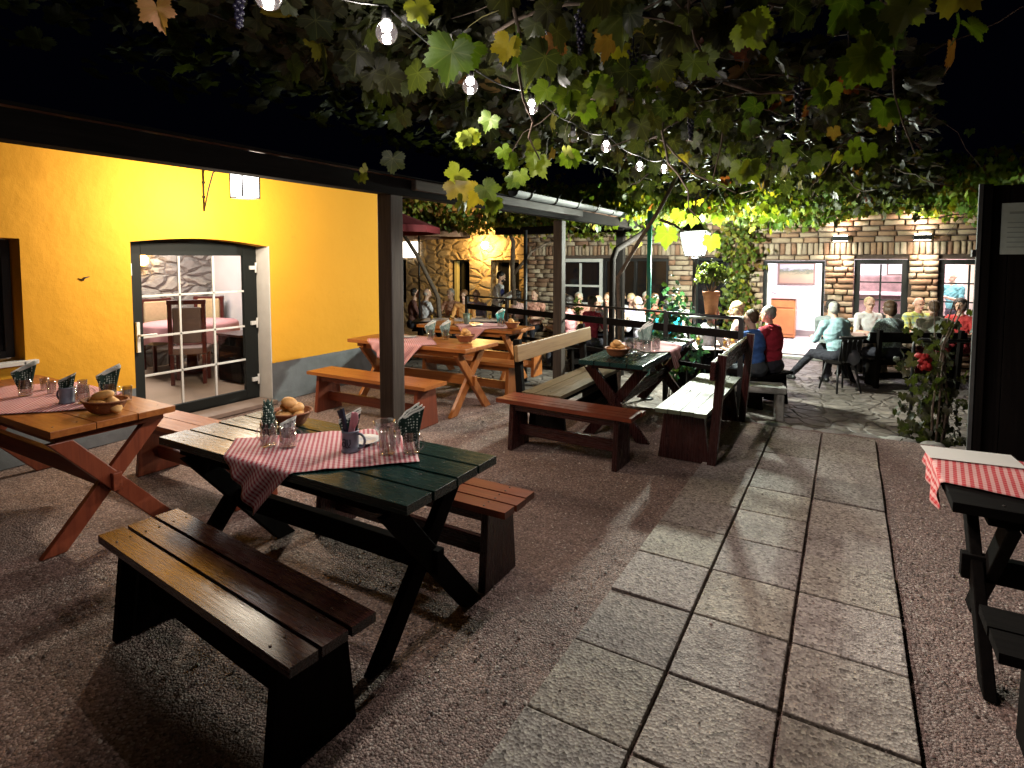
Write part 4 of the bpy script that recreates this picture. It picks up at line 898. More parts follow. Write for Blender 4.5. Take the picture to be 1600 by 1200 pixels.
# right hand table
x_table('dark table cut by the right edge under a red gingham cloth',.93,3.15,1.1,.75,0,WK,WK,3)
cloth('red gingham cloth hanging off the left end of the dark right hand table',(.24,3.02),(.44,-.10),(.06,.55),(.38,1.48,2.775,3.525),M_gingr,n=50)
m=MB(); m.box((0,0,0),(.36,.20,.002),rot=(0,0,.1)); o=m.build('menu_sheet',M_paper); o.location=(.53,3.42,.764); tag(o,'blank white paper sheet lying on the red gingham cloth','paper')
m=MB(); m.box((0,0,.02),(.05,.2,.04)); m.ell((0,0,.04),(.04,.1,.012)); o=m.build('serving_spoon',M_steel); o.location=(.78,3.2,.758); tag(o,'shiny steel spoon rest at the right edge of the dark table','spoon')
plank_bench('black bench in front of the dark right hand table',1.0,2.45,1.1,.30,0,WK,WK,2,h=.45)
plank_bench('black narrow bench running along the right hand table end',.62,2.0,.9,.28,R(78),WK,WK,2,h=.45)

# ---------------------------------------------------------------- vine leaves
def leaf_shape(seed,hi):
    r_=random.Random(seed); key=[(0,1.0),(14,.90),(27,.70),(33,.66),(44,.80),(56,.93),(70,.84),(82,.68),(92,.66),(106,.78),(118,.78),(136,.66),(156,.55),(170,.36),(176,.12)]
    def rr(d):
        for (a,x),(b,y) in zip(key,key[1:]):
            if a<=d<=b: return x+(y-x)*(d-a)/(b-a)
        return .05
    n=30 if hi else 15; pts=[]
    asym=r_.uniform(.9,1.1)
    for side in (1,-1):
        seq=[]
        for k in range(n):
            d=178*k/(n-1); q=rr(d)*(1+(.075 if k%2==0 else -.055))*r_.uniform(.97,1.03)*(asym if side>0 else 1/asym); a=R(d)*side; seq.append((q*math.sin(a),q*math.cos(a)))
        pts+= seq if side>0 else seq[:0:-1]
    inner=[(x*.5,y*.5) for x,y in pts]; P=[(0,0)]+inner+pts; c1=r_.uniform(.12,.38); c2=r_.uniform(.05,.35); c3=r_.uniform(-.12,.12); ph=r_.uniform(0,6)
    v=[(x,y,-c1*(x*x+y*y)+c2*abs(x)+c3*x*y+.05*(x*x+y*y)*math.sin(math.atan2(x,y)*5+ph)) for x,y in P]; m_=len(pts)
    f=[(0,1+(i+1)%m_,1+i) for i in range(m_)]
    for i in range(m_): a,b=1+i,1+(i+1)%m_; f+=[(a,b,b+m_),(a,b+m_,a+m_)]
    return np.array(v),np.array(f),np.array(P)
LSH=[leaf_shape(k,True) for k in range(7)]; LSL=[leaf_shape(k+20,False) for k in range(6)]
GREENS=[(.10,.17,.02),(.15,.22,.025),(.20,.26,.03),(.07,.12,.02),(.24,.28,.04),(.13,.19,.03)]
BRIGHT=[(.15,.30,.04),(.22,.37,.05),(.28,.42,.06),(.12,.24,.03),(.32,.44,.08)]  # far vine leaves, lantern light put into the colour
DULL=[(.036,.045,.018),(.05,.06,.025),(.028,.035,.014),(.055,.052,.028),(.04,.038,.022),(.07,.085,.025)]  # dim leaves, shade of the overhead canopy put into the colour
def foliage(name,P,S,Nn,Tp,Cc,parent,hi=False):
    """P positions, S sizes, Nn facing normals, Tp tip directions, Cc colours"""
    V=[];F=[];UV=[];CC=[]; off=0
    for k in range(len(P)):
        v,f,uv=(LSH if hi else LSL)[k%6]; n_=np.array(Nn[k],float); n_/=np.linalg.norm(n_)+1e-9; t=np.array(Tp[k],float); t=t-n_*t.dot(n_); l=np.linalg.norm(t)
        if l<1e-3: t=np.cross(n_,[1,.3,.2]); l=np.linalg.norm(t)
        t/=l; x=np.cross(t,n_); vv=(v[:,:1]*x+v[:,1:2]*t+v[:,2:3]*n_)*S[k]+np.array(P[k]); V.append(vv); F.append(f+off); UV.append(uv[f].reshape(-1,2)); CC.append(np.tile(np.array([*Cc[k],1.]),(f.size,1))); off+=len(v)
    V=np.concatenate(V);F=np.concatenate(F);UV=np.concatenate(UV);CC=np.concatenate(CC)
    me=bpy.data.meshes.new(name); me.vertices.add(len(V)); me.vertices.foreach_set('co',V.astype('f').ravel()); me.loops.add(F.size); me.loops.foreach_set('vertex_index',F.astype('i').ravel())
    me.polygons.add(len(F)); me.polygons.foreach_set('loop_start',np.arange(0,F.size,3,dtype='i')); me.polygons.foreach_set('use_smooth',np.ones(len(F),bool)); me.update(calc_edges=True); me.validate()
    u=me.uv_layers.new(name='UVMap'); u.data.foreach_set('uv',UV.astype('f').ravel()); a=me.color_attributes.new('tone','FLOAT_COLOR','CORNER'); a.data.foreach_set('color',CC.astype('f').ravel())
    me.materials.append(M_leaf); o=bpy.data.objects.new(name,me); COL.objects.link(o)
    if parent: o.parent=parent
    return o
rl=random.Random(21)
def leafcol(yel=.15,brown=.05,base=GREENS):
    q=rl.random()
    if q<brown: c=rl.choice([(.28,.15,.05),(.33,.20,.07),(.30,.12,.05),(.26,.06,.03)])
    elif q<brown+yel: c=rl.choice([(.38,.36,.04),(.32,.34,.04),(.42,.33,.05)])
    else: c=rl.choice(base)
    k=rl.uniform(.75,1.2); return tuple(x*k for x in c)
def cloud(n,samp,s0,s1,mode='hang',yel=.15,brown=.05,base=GREENS):
    P=[];S=[];Nn=[];Tp=[];Cc=[]
    for _ in range(n):
        p=samp(); 
        if p is None: continue
        P.append(p); S.append(rl.uniform(s0,s1)); 
        if mode=='roof': nn=(rl.gauss(0,.5),rl.gauss(0,.5),rl.choice((-1,-1,1))); tp=(rl.gauss(0,1),rl.gauss(0,1),rl.gauss(-.3,.3))
        else: a=rl.uniform(0,6.28); nn=(math.cos(a),math.sin(a),rl.gauss(.25,.35)); tp=(rl.gauss(0,.45),rl.gauss(0,.45),-1)
        Nn.append(nn);Tp.append(tp);Cc.append(leafcol(yel,brown,base))
    return P,S,Nn,Tp,Cc
def cat(*cl): return [sum((list(c[i]) for c in cl),[]) for i in range(5)]
# clumps make the canopy uneven
clumps=[(rl.uniform(-2.9,1.0),rl.uniform(1.2,12.3),rl.uniform(.25,.7)) for _ in range(75)]
def s_roof():
    c=rl.choice(clumps); x=c[0]+rl.gauss(0,c[2]*.55); y=c[1]+rl.gauss(0,c[2]*.6); 
    if not(-2.95<x<.30+.12*max(0,y-3.5) and .9<y<12.6): return None
    z=2.74+.12*math.sin(x*2.1+y)+abs(rl.gauss(0,.16)); 
    return (x,y,z)
def s_left(): return (rl.uniform(-4.2,-1.7),rl.uniform(.6,6.5),rl.uniform(2.85,3.3))
def s_hang():
    c=rl.choice(clumps); x=c[0]+rl.gauss(0,.18); y=c[1]+rl.gauss(0,.18)
    if x<-2.3 or x>.25+.12*max(0,y-3.5) or y<1.7 or y>12.5: return None
    if -1.75<x<-.95 and y<6: z=rl.uniform(2.58,2.8)
    else: z=2.80-abs(rl.gauss(0,.17))
    return (x,y,max(z,2.35))
gv=thing('grape_vine','overhead grape vine canopy with large lobed leaves over the path','vine',(0,0,0))
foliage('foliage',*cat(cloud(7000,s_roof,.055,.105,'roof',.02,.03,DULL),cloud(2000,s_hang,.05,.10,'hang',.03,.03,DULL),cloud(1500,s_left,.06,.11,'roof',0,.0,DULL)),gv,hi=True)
# individual drooping leaves low under the canopy
sp=[]
def shoot(px,py,dep,n,s0,spread,yel=.4,brown=.1,base=None):
    brown*=.1 if n>1 else 1; yel*=.35
    p=W(px,dep); z=1.7+(405-py)/900*dep
    for k in range(n):
        q=(p.x+rl.gauss(0,spread),p.y+rl.gauss(0,spread),z+rl.gauss(0,spread*.7)); a=R(210.26)+rl.gauss(0,.5)
        if spread<.002: a=R(210.26)+.25; sp.append((q,s0,(-math.sin(a),math.cos(a),.1),(.25,.1,-1),(.48,.24,.14))); continue
        sp.append((q,s0*rl.uniform(.75,1.15),(-math.sin(a),math.cos(a),rl.gauss(-.1,.25)),(rl.gauss(0,.5),rl.gauss(0,.5),-1),leafcol(yel,brown,[(x*1.5,y*1.5,z*1.5) for x,y,z in DULL] if spread>.09 else GREENS)))  # leaves near the bulbs coloured as lit, wide sprays coloured as shaded
for a in ((712,90,2.15,1,.12,.005,0,0),(735,80,2.2,1,.10,.02,.9,0),(795,85,2.3,3,.095,.05,.8,.2),(875,160,2.7,4,.085,.05,.3,0),(915,160,2.75,4,.085,.06,.5,0),(735,215,2.8,4,.055,.05,.6,.3),(765,205,2.8,3,.06,.05,.7,.1),(720,305,2.7,4,.075,.05,.2,0),(762,310,2.7,3,.07,.03,.3,0),(800,280,2.9,3,.07,.04,.3,0),(842,248,3.0,3,.07,.04,.2,0),(888,243,3.1,3,.07,.04,.2,0),(1025,125,2.6,6,.075,.07,.2,.1),(1350,30,1.95,2,.10,.04,.4,.1),(1330,90,1.95,2,.10,.03,.4,.1),(1150,45,2.0,2,.09,.03,.3,.1),(1275,145,2.3,2,.08,.03,.2,.0),(1375,165,2.4,2,.08,.04,.1,.1),(1185,180,2.4,2,.06,.04,.2,.6),(1430,10,1.9,2,.09,.04,.6,.1),(1480,70,2.3,3,.08,.04,.3,.4),(1160,250,3.2,3,.08,.05,.1,.2),(1240,240,3.6,4,.07,.08,.2,.0),(1310,245,3.6,4,.07,.08,.3,.1),(665,15,1.9,2,.06,.02,.9,0),(262,25,1.55,1,.055,.001,0,1),(640,200,3.2,4,.08,.15,.0,.0),(640,100,2.6,5,.09,.15,.0,.0),(570,262,3.6,3,.05,.06,.9,.0),(1100,80,2.3,6,.09,.1,.0,.0),(960,60,2.2,6,.09,.1,.0,.0),(870,30,2.0,5,.09,.1,.0,.0),(1000,190,3.0,6,.08,.1,.0,.0),(1080,170,3.0,6,.08,.1,.0,.0)): shoot(*a)
o=foliage('hanging_leaves',*[list(z) for z in zip(*sp)],gv,hi=True)
def stems(n,parent,samp,mat,r0,r1,L,zt=0):
    m=MB()
    for _ in range(n):
        p=Vector(samp()); d=Vector((rl.gauss(0,1),rl.gauss(0,1),rl.gauss(0,.25)+zt)).normalized(); pts=[p]
        for k in range(7): d=(d+Vector((rl.gauss(0,.35),rl.gauss(0,.35),rl.gauss(0,.2)))).normalized(); pts.append(pts[-1]+d*L/7)
        r=rl.uniform(r0,r1); m.tube(pts,[r*(1-.6*k/7) for k in range(8)],5)
    return m.build('stems',mat,parent)
sr=lambda:(rl.uniform(-1.5,.3),rl.uniform(1.5,12),rl.uniform(2.62,2.95))
stems(170,gv,sr,M_bark,.003,.011,.9); stems(60,gv,sr,M_stem,.002,.004,.5)
for k in range(4):
    m=MB(); x=-2.6+.85*k; m.tube([(x,-1,2.86),(x+.02,5,2.80),(x,12.4,2.86)],.004,5); m.build('support_wire',M_black,gv)
for k,(px,py,dep) in enumerate(((860,80,2.4),(1240,165,2.6),(905,60,2.2),(1060,90,2.6),(1395,200,2.9),(385,15,1.9),(1075,200,3.4),(985,110,2.5))):
    p=W(px,dep); z=1.7+(405-py)/900*dep; m=MB()
    m.tube([(p.x,p.y,z+.12),(p.x,p.y,z-.085)],.003,5)
    for i in range(34):
        f=i/34; aa=i*2.4; q=.017*(1-f)+.004; m.ell((p.x+q*math.cos(aa),p.y+q*math.sin(aa),z+.08-.16*f),(.0085,.0085,.0085),seg=8,rings=6)
    m.build('grape_bunch',M_grape,gv)
# far vine over the brick house, lantern light also put into its leaf colours
fv=thing('grape_vine','bright green grape vine trained along the top of the brick house','vine',(0,0,0))
cl2=[(rl.uniform(-6.6,3.2),rl.uniform(10.2,12.8),rl.uniform(2.45,3.1),rl.uniform(.15,.45)) for _ in range(130)]
def s_far():
    c=rl.choice(cl2); x=c[0]+rl.gauss(0,c[3]); y=min(12.84,c[1]+rl.gauss(0,c[3])); z=c[2]+rl.gauss(0,c[3]*.5)
    lim=2.30+.14*math.sin(x*2.3)+(.12 if x>-.8 else 0)
    return (x,y,z) if z>lim else None
cl3=[(rl.uniform(-3.6,-.7),rl.uniform(8.6,11),rl.uniform(2.35,2.75),rl.uniform(.12,.3)) for _ in range(34)]
def s_mid():
    c=rl.choice(cl3); p=(c[0]+rl.gauss(0,c[3]),c[1]+rl.gauss(0,c[3]),c[2]+rl.gauss(0,c[3]*.4))
    return p if (p[0]-LX)**2+(p[1]-LY)**2>.1 or p[2]>2.45 else None
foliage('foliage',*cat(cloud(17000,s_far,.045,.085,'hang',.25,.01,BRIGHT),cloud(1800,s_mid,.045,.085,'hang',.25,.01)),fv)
stems(60,fv,lambda:(rl.uniform(-6,3),rl.uniform(10.5,12.7),rl.uniform(2.4,2.9)),M_bark,.006,.014,1.2)
m=MB(); p=W(968,8.0); q=W(1030,7.4); a=Vector((p.x,p.y,-.3)); m.tube([a,a+Vector((.01,.01,.9)),a+Vector((-.02,.0,1.75)),Vector((p.x*.6+q.x*.4,p.y*.6+q.y*.4,1.85)),Vector((q.x,q.y,2.35)),Vector((q.x+.2,q.y+.1,2.8))],[.035,.03,.028,.026,.026,.02],8); m.build('trunk',M_bark,fv)
m=MB(); a=Vector((q.x,q.y,2.2)); m.tube([a,a+Vector((.15,.1,-.06)),a+Vector((.25,.2,-.14))],[.02,.018,.012],7); m.build('branch',M_bark,fv)
# leaf seen in front of the lantern
tl=W(1045,8.3); sp=[]
for px,py,dep,s_ in ((1042,375,7.9,.20),(1110,385,8.0,.17),(1060,345,8.2,.14),(1120,350,8.4,.13),(1082,352,8.3,.12)):
    p=W(px,dep); sp.append(((p.x,p.y,1.7+(415-py)/900*dep),s_,(math.sin(R(30)),-math.cos(R(30)),.1),(rl.gauss(0,.3),0,-1),(.15,.22,.03)))
foliage('hanging_leaves',*[list(z) for z in zip(*sp)],fv)
iv=thing('climbing_vine','dense climbing vine covering the brick corner left of the lit doorway','vine',(-2.0,12.8,-.33))
def s_col():
    z=rl.uniform(-.3,2.6); w_=.35+.12*math.sin(z*4); return (-1.95+rl.gauss(0,w_*.55)+2.0-.0,12.6+rl.gauss(0,.12)-12.8,z+.33)
foliage('foliage',*cloud(900,s_col,.04,.075,'hang',.25,.03),iv)
m=MB(); m.tube([(0,.05,0),(.05,0,.8),(-.05,0,1.6),(0,0,2.8)],[.03,.025,.02,.012],7); m.build('trunk',M_bark,iv)
vv=thing('grape_vine','vine with dark forked trunk growing before the ochre stone house','vine',(0,0,0))
p=W(802,12.3); a=Vector((p.x,p.y,-.33)); m=MB(); m.tube([a,a+Vector((.03,0,1.1)),a+Vector((-.02,0,1.9)),a+Vector((.0,.0,2.4)),a+Vector((-.3,0,3.0))],[.05,.045,.05,.045,.03],8); m.build('trunk',M_bark,vv)
m=MB(); m.tube([a+Vector((0,0,1.7)),a+Vector((.35,.2,2.2)),a+Vector((.9,.4,2.5))],[.04,.03,.025],8); m.build('branch',M_bark,vv)
p2=W(690,12.5); b2=Vector((p2.x,p2.y,-.33)); m=MB(); m.tube([b2,b2+Vector((-.1,0,1.2)),b2+Vector((-.5,-.2,2.1)),b2+Vector((-.9,-.4,2.8))],[.05,.05,.045,.035],8); m.build('trunk',M_bark,vv)
def s_lf():
    px=rl.uniform(622,858); dep=rl.uniform(10.8,13.5); p=W(px,dep); z=2.55+rl.gauss(0,.14)+.1*math.sin(px*.05)
    return (p.x,p.y,z) if z>2.25 else None
foliage('foliage',*cloud(1100,s_lf,.045,.08,'hang',.3,.05),vv)
# veranda vine hanging at the far brick wall under the gutter
v4=thing('grape_vine','leafy vine hanging under the far end of the veranda gutter','vine',(0,0,0))
def s_v4():
    px=rl.uniform(875,1000); p=W(px,rl.uniform(10.0,10.8)); return (p.x,p.y,2.33+rl.gauss(0,.13))
foliage('foliage',*cloud(380,s_v4,.05,.085,'hang',.1,.0),v4); stems(12,v4,s_v4,M_bark,.004,.01,.8)
# ---------------------------------------------------------------- plants
def bush(label,cat_,x,y,z,r,h,n,cols,s0=.03,s1=.055,pot=None,group=None):
    t=thing('potted_plant' if pot else 'shrub',label,cat_,(x,y,z),0,group); z0=0
    if pot:
        m=MB(); m.lathe([(0,0),(pot*.7,0),(pot,.28),(pot*1.08,.28),(pot*1.08,.34),(pot*.95,.34),(pot*.9,.29),(0,.29)],22); m.build('pot',M_terra,t); z0=.3
    P=[];S=[];Nn=[];Tp=[];Cc=[]
    for k in range(n):
        a=rl.uniform(0,6.28); e=rl.uniform(-.2,1.5); q=rl.uniform(.5,1)*(1+.25*math.sin(a*3+e*4)); d=Vector((math.cos(a)*math.cos(e),math.sin(a)*math.cos(e),math.sin(e)))
        P.append((d.x*r*q,d.y*r*q,z0+h*.45+d.z*h*.6*q)); S.append(rl.uniform(s0,s1)); Nn.append((d.x+rl.gauss(0,.6),d.y+rl.gauss(0,.6),d.z+rl.gauss(0,.6))); Tp.append((d.x,d.y,rl.gauss(0,.6))); c=rl.choice(cols); kk=rl.uniform(.7,1.3); Cc.append(tuple(v*kk for v in c))
    foliage('foliage',P,S,Nn,Tp,Cc,t)
    m=MB()
    for k in range(9): a=rl.uniform(0,6.28); m.tube([(0,0,z0-.03),(math.cos(a)*r*.3,math.sin(a)*r*.3,z0+h*.3),(math.cos(a)*r*.7,math.sin(a)*r*.7,z0+h*.7)],[.009,.007,.004],5)
    m.build('stems',M_bark,t); return t
p=W(1112,8.15); bush('bushy plant in a terracotta pot on the flower shelf','plant',p.x,p.y,.91-.005,.26,.42,420,[(.09,.12,.04),(.13,.16,.06),(.06,.08,.03)],.02,.04,.11)
p=W(1050,7.6); bush('blue green leafy shrub rising by the railing left of the lantern post','shrub',p.x,p.y,-.33,.38,1.55,420,[(.05,.20,.17),(.03,.10,.08),(.10,.28,.25),(.03,.06,.02)],.035,.065)
p=W(900,11.6); bush('small green shrub on the terrace before the white casement','shrub',p.x,p.y,-.33,.25,1.2,160,GREENS,.03,.06)
rc=thing('climbing_plant','dark climbing plant with red blooms beside the black shed wall','plant',(.75,6.75,-.2))
def s_rc():
    z=abs(rl.gauss(0,.75)); 
    if z>1.45: return None
    return (rl.gauss(0,.14)+.05*math.sin(z*5),rl.gauss(0,.12),z)
foliage('foliage',*cloud(320,s_rc,.035,.07,'hang',.0,.0,[(x*.9,y*.9,z*.9) for x,y,z in DULL]),rc)
m=MB()
for k in range(6): a=rl.uniform(0,6.28); m.tube([(.05*math.cos(a),.05*math.sin(a),-.15),(.12*math.cos(a),.12*math.sin(a),.5),(.05*math.cos(a+1),.1*math.sin(a),1.1),(.2*math.cos(a+1),.15*math.sin(a),1.5)],[.012,.01,.007,.004],6)
m.build('stems',M_bark,rc)
M_redfl=plain('red flower petals',(.34,.012,.012),.7,.2,30,.1)
for k,(dx,dy,dz) in enumerate(((-.12,-.12,.95),(-.09,-.13,.91))):
    m=MB()
    for i in range(14): a=rl.uniform(0,6.28); e=rl.uniform(-1,1); m.ell((dx+.05*math.cos(a)*math.cos(e),dy+.05*math.sin(a)*math.cos(e),dz+.05*math.sin(e)),(.028,.028,.018),rot=(rl.random()*3,rl.random()*3,0),seg=8,rings=6)
    m.build('flower',M_redfl,rc)
# red parasols under the veranda, far side
for px,dep,lab in ((590,10.6,'dark red parasol canopy showing under the veranda roof'),(655,12.8,'ochre lit parasol edge farther back under the veranda')):
    p=W(px,dep); t=thing('parasol',lab,'parasol',(p.x,p.y,-.33)); m=MB(); m.tube([(0,0,0),(0,0,3.0)],.022,10); m.build('pole',M_black,t)
    m=MB(); sg=8; vs=[(0,0,3.05)]+[(1.15*math.cos(2*math.pi*k/sg),1.15*math.sin(2*math.pi*k/sg),2.62) for k in range(sg)]+[(1.16*math.cos(2*math.pi*k/sg),1.16*math.sin(2*math.pi*k/sg),2.50) for k in range(sg)]
    m.add(vs,[(0,1+k,1+(k+1)%sg) for k in range(sg)]+[(1+k,1+sg+k,1+sg+(k+1)%sg,1+(k+1)%sg) for k in range(sg)]); m.build('canopy',M_redfab if dep<11 else plain('ochre lit parasol fabric',(.5,.28,.18),.8,.1,10,.1),t)  # far canopy: yellow lamplight put into the fabric colour

# ---------------------------------------------------------------- people
SKINM={}
def skin(c): 
    k='skin %.2f %.2f %.2f'%c
    if k not in MATS:
        m=plain(k,c,.5,.08,12,.05); m.node_tree.nodes['Principled BSDF'].inputs['Subsurface Weight'].default_value=.05
    return MATS[k]
def shirt_mat(name,c,kind='plain',c2=None):
    if name in MATS: return MATS[name]
    m,n,b=nt(name); v=coord(n); b.inputs['Roughness'].default_value=.85
    if kind=='plaid':
        sp=N(n,'ShaderNodeSeparateXYZ'); n.links.new(v,sp.inputs[0]); fs=[]
        for i,q in ((0,9.),(2,9.)): a=math_(n,'FRACT',math_(n,'MULTIPLY',sp.outputs[i],q)); fs.append(math_(n,'LESS_THAN',a,.28))
        col=mixc(n,math_(n,'MULTIPLY',math_(n,'ADD',fs[0],fs[1]),.5),c,c2)
    elif kind=='floral':
        col=ramp(n,noise(n,v,16,4,.6,2.5),[(.42,c),(.5,c2),(.58,c)])
    else: col=ramp(n,noise(n,v,7,4),[(.3,[x*.85 for x in c]),(.7,c)])
    n.links.new(col,b.inputs['Base Color']); bump(n,b,noise(n,v,9,4,.6,1.5),.5,.03); return m
M_lip=plain('lips',(.45,.16,.14),.5,.05,10,0); M_eye=plain('dark eyes',(.02,.015,.015),.2,.1,10,0)
HAIR={'grey':(.42,.40,.36),'white':(.62,.60,.54),'brown':(.09,.045,.02),'dark':(.02,.014,.012),'blonde':(.50,.38,.20),'ginger':(.22,.10,.04)}
def hair_mat(k):
    nm=k+' hair'
    if nm in MATS: return MATS[nm]
    m,n,b=nt(nm); v=coord(n,(60,60,8)); c=HAIR[k]; f=noise(n,v,2,4); n.links.new(ramp(n,f,[(.3,[x*.5 for x in c]),(.7,[min(1,x*1.25) for x in c])]),b.inputs['Base Color']); b.inputs['Roughness'].default_value=.5; bump(n,b,f,.9,.01); return m
PEOPLE=[]
def person(label,px,dep,face,shirt,trou,hair='grey',style='short',seated=True,lean=.05,sc=1.,build=1.,sleeve=.55,arms='table',turn=0,nod=.1,sk=(.62,.38,.28),zg=-.33,shoes=(.02,.02,.02),z=None,group=None,xy=None,girl=False,extra=None):
    p=xy or W(px,dep); t=thing('person',label,'person',(p[0],p[1],zg if z is None else z),R(face),group)
    pr=[]  # (kind, a, b, ra, rb, mat) in local metres
    S,T,K,O=1,2,0,3
    def cap(a,b,ra,rb,m): pr.append(('c',Vector(a)*sc,Vector(b)*sc,ra*sc*(build if m in(S,T) else 1),rb*sc*(build if m in(S,T) else 1),m))
    def el(c,r,m,rot=None): pr.append(('e',Vector(c)*sc,Vector(r)*sc*(build if m==S else 1),rot or Matrix.Identity(3),0,m))
    hz=.53 if seated else .93; sh=hz+.50; L=lean
    el((0,0,hz),(.165,.125,.13),T); el((0,.02+L*.2,hz+.14),(.15*(1.0),.115,.15),S); el((0,L*.65,hz+.33),(.180 if not girl else .16,.125,.21),S)
    w_=.178 if not girl else .155
    cap((-w_,L,sh-.03),(w_,L,sh-.03),.066,.066,S); el((0,L-.01,sh+.0),(.12,.07,.06),S)
    nb=Vector((0,L*1.0,sh+.01)); hc=Vector((0,L*1.12+.03,sh+.205)); cap(nb,hc+Vector((0,-.01,-.06)),.055,.05,K)
    HR=(Matrix.Rotation(R(turn),3,'Z')@Matrix.Rotation(-nod,3,'X'))
    def H(v): return hc+HR@Vector(v)
    el(H((0,-.008,.02)),(.073,.092,.095),K,HR); el(H((0,.018,-.045)),(.056,.066,.07),K,HR); cap(H((0,.082,-.0)),H((0,.106,-.028)),.009,.014,K)
    el(H((0,.075,-.092)),(.024,.018,.018),K,HR); el(H((0,.084,-.058)),(.024,.012,.007),4,HR)
    for s in(-1,1): el(H((s*.075,-.005,-.01)),(.010,.020,.030),K,HR); el(H((s*.03,.085,.022)),(.020,.010,.006),K,HR)
    # legs
    for s in(-1,1):
        if seated:
            hp=(s*.09,0,hz-.02); kn=(s*.12,.42,hz-.03); an=(s*(.12),.40 if s<0 else .46,.09)
            if arms=='legout' and s<0: kn=(-.18,.40,hz-.03); an=(-.30,.72,.12)
        else: hp=(s*.085,0,.90); kn=(s*.10,.02,.50); an=(s*.11,-.02,.09)
        cap(hp,kn,.088,.062,T); cap(kn,an,.058,.042,T); a=Vector(an); cap((a.x,a.y-.03,.045),(a.x+s*.02,a.y+.15,.035),.042,.034,O)
    # arms
    for s in(-1,1):
        shd=Vector((s*(w_+.02),L,sh-.04))
        if arms in('table','legout'): eb=Vector((s*.25,L+.12,sh-.29)); wr=Vector((s*.13,L+.35,sh-.27))
        elif arms=='chin' and s>0: eb=Vector((.2,L+.22,sh-.24)); wr=Vector((.08,L+.20,sh+.03))
        elif arms=='tray': eb=Vector((s*.24,L+.04,sh-.30)); wr=Vector((s*.18,L+.30,sh-.22+(.1 if s>0 else 0)))
        elif arms=='lap': eb=Vector((s*.24,L+.02,sh-.29)); wr=Vector((s*.12,L+.24,sh-.38))
        else: eb=Vector((s*.24,L+.10,sh-.28)); wr=Vector((s*.14,L+.33,sh-.27))
        cap(shd,eb,.052,.042,S if sleeve>.3 else K)
        if sleeve>.3 and sleeve<.9: q=shd+(eb-shd)*.99; 
        cap(eb,wr,.040,.028,S if sleeve>.9 else K)
        if sleeve<=.9 and sleeve>.3: cap(shd+(eb-shd)*.55,eb,.0435,.042,K if sleeve<.6 else S)
        d=(wr-eb).normalized(); sd=Vector((s,0,0)); sd=(sd-d*sd.dot(d)).normalized(); up=d.cross(sd)
        pc=wr+d*.045; 
        pr.append(('c',wr*sc,(wr+d*.075)*sc,.024*sc,.026*sc,K)); cap(wr+d*.05-sd*.018,wr+d*.075-sd*.028,.018,.014,K)
        for f in range(4):
            o_=(f-1.5)*.019; b0=wr+d*.08+sd*o_; l=(.062,.072,.068,.052)[f]; m1=b0+d*l*.55+Vector((0,0,-.006)); m2=m1+d*l*.4+Vector((0,0,-.02)); cap(b0,m1,.0095,.0088,K); cap(m1,m2,.0088,.0075,K)
        tb=wr+d*.03-sd*.024; cap(tb,tb+d*.035-sd*.022,.011,.0095,K); cap(tb+d*.035-sd*.022,tb+d*.062-sd*.020,.0095,.008,K)
    m=MB()
    for k in pr:
        if k[0]=='e': m.ell(k[1],k[2],rot=k[3].to_euler(),seg=18,rings=12)
        else:
            a,b,ra,rb=k[1:5]; d=(b-a); l=d.length; d.normalize(); pts=[];rr=[]
            for q in (-.98,-.8,-.5,0): pts.append(a+d*ra*q); rr.append(ra*math.sqrt(1-q*q))
            for q in (0,.5,.8,.98): pts.append(b+d*rb*q); rr.append(rb*math.sqrt(1-q*q))
            m.tube(pts,rr,12)
    o=m.build('body',[skin(sk),shirt,trou,plain('dark shoes',(.02,.02,.02),.4,.2,10,.05) if shoes==(.02,.02,.02) else plain('shoe %s'%(shoes,),shoes,.5,.1,10,.1),M_lip],t)
    md=o.modifiers.new('r','REMESH'); md.mode='VOXEL'; md.voxel_size=.0095*sc; md.use_smooth_shade=True; md=o.modifiers.new('s','SMOOTH'); md.factor=.5; md.iterations=2
    PEOPLE.append((o,pr))
    # hair
    if style!='bald':
        h=MB(); hm=hair_mat(hair); HE=HR.to_euler()
        def he(c,r,jit=.05): h.ell(H(c)*sc,Vector(r)*sc,rot=HE,seg=20,rings=14,jit=jit)
        he((0,-.03,.045),(.082,.092,.082)); he((0,-.055,.0),(.076,.058,.075))
        if style in('long','bob'): he((0,-.05,-.03),(.088,.065,.10)); 
        if style=='bob':
            he((0,-.028,.05),(.095,.10,.085)); 
            for s in(-1,1): he((s*.07,-.012,-.02),(.028,.05,.07))
        if style=='long':
            he((0,-.07,-.12),(.085,.045,.13))
            for s in(-1,1): he((s*.07,-.015,-.04),(.024,.04,.09))
        if style=='bun': he((0,-.10,.075),(.045,.045,.045))
        if style=='thin': pass
        h.build('hair',hm,t)
    elif hair:
        h=MB(); h.ell(H((0,-.05,-.005))*sc,Vector((.078,.055,.05))*sc,rot=HR.to_euler(),seg=20,rings=12,jit=.04); h.build('hair',hair_mat(hair),t)
    for s in(-1,1):
        e=MB(); e.ell(H((s*.03,.0875,.006))*sc,Vector((.010,.006,.006))*sc,seg=8,rings=6); e.build('eye',M_eye,t)
    if extra=='glasses':
        e=MB()
        for s in(-1,1): e.tube([H((s*.033+.024*math.cos(a),.104,.006+.018*math.sin(a)))*sc for a in np.linspace(0,2*math.pi,13)],.002,5); e.tube([H((s*.057,.104,.01))*sc,H((s*.078,.0,.01))*sc],.002,5)
        e.tube([H((-.009,.104,.008))*sc,H((.009,.104,.008))*sc],.002,5)
        e.build('glasses',M_black,t)
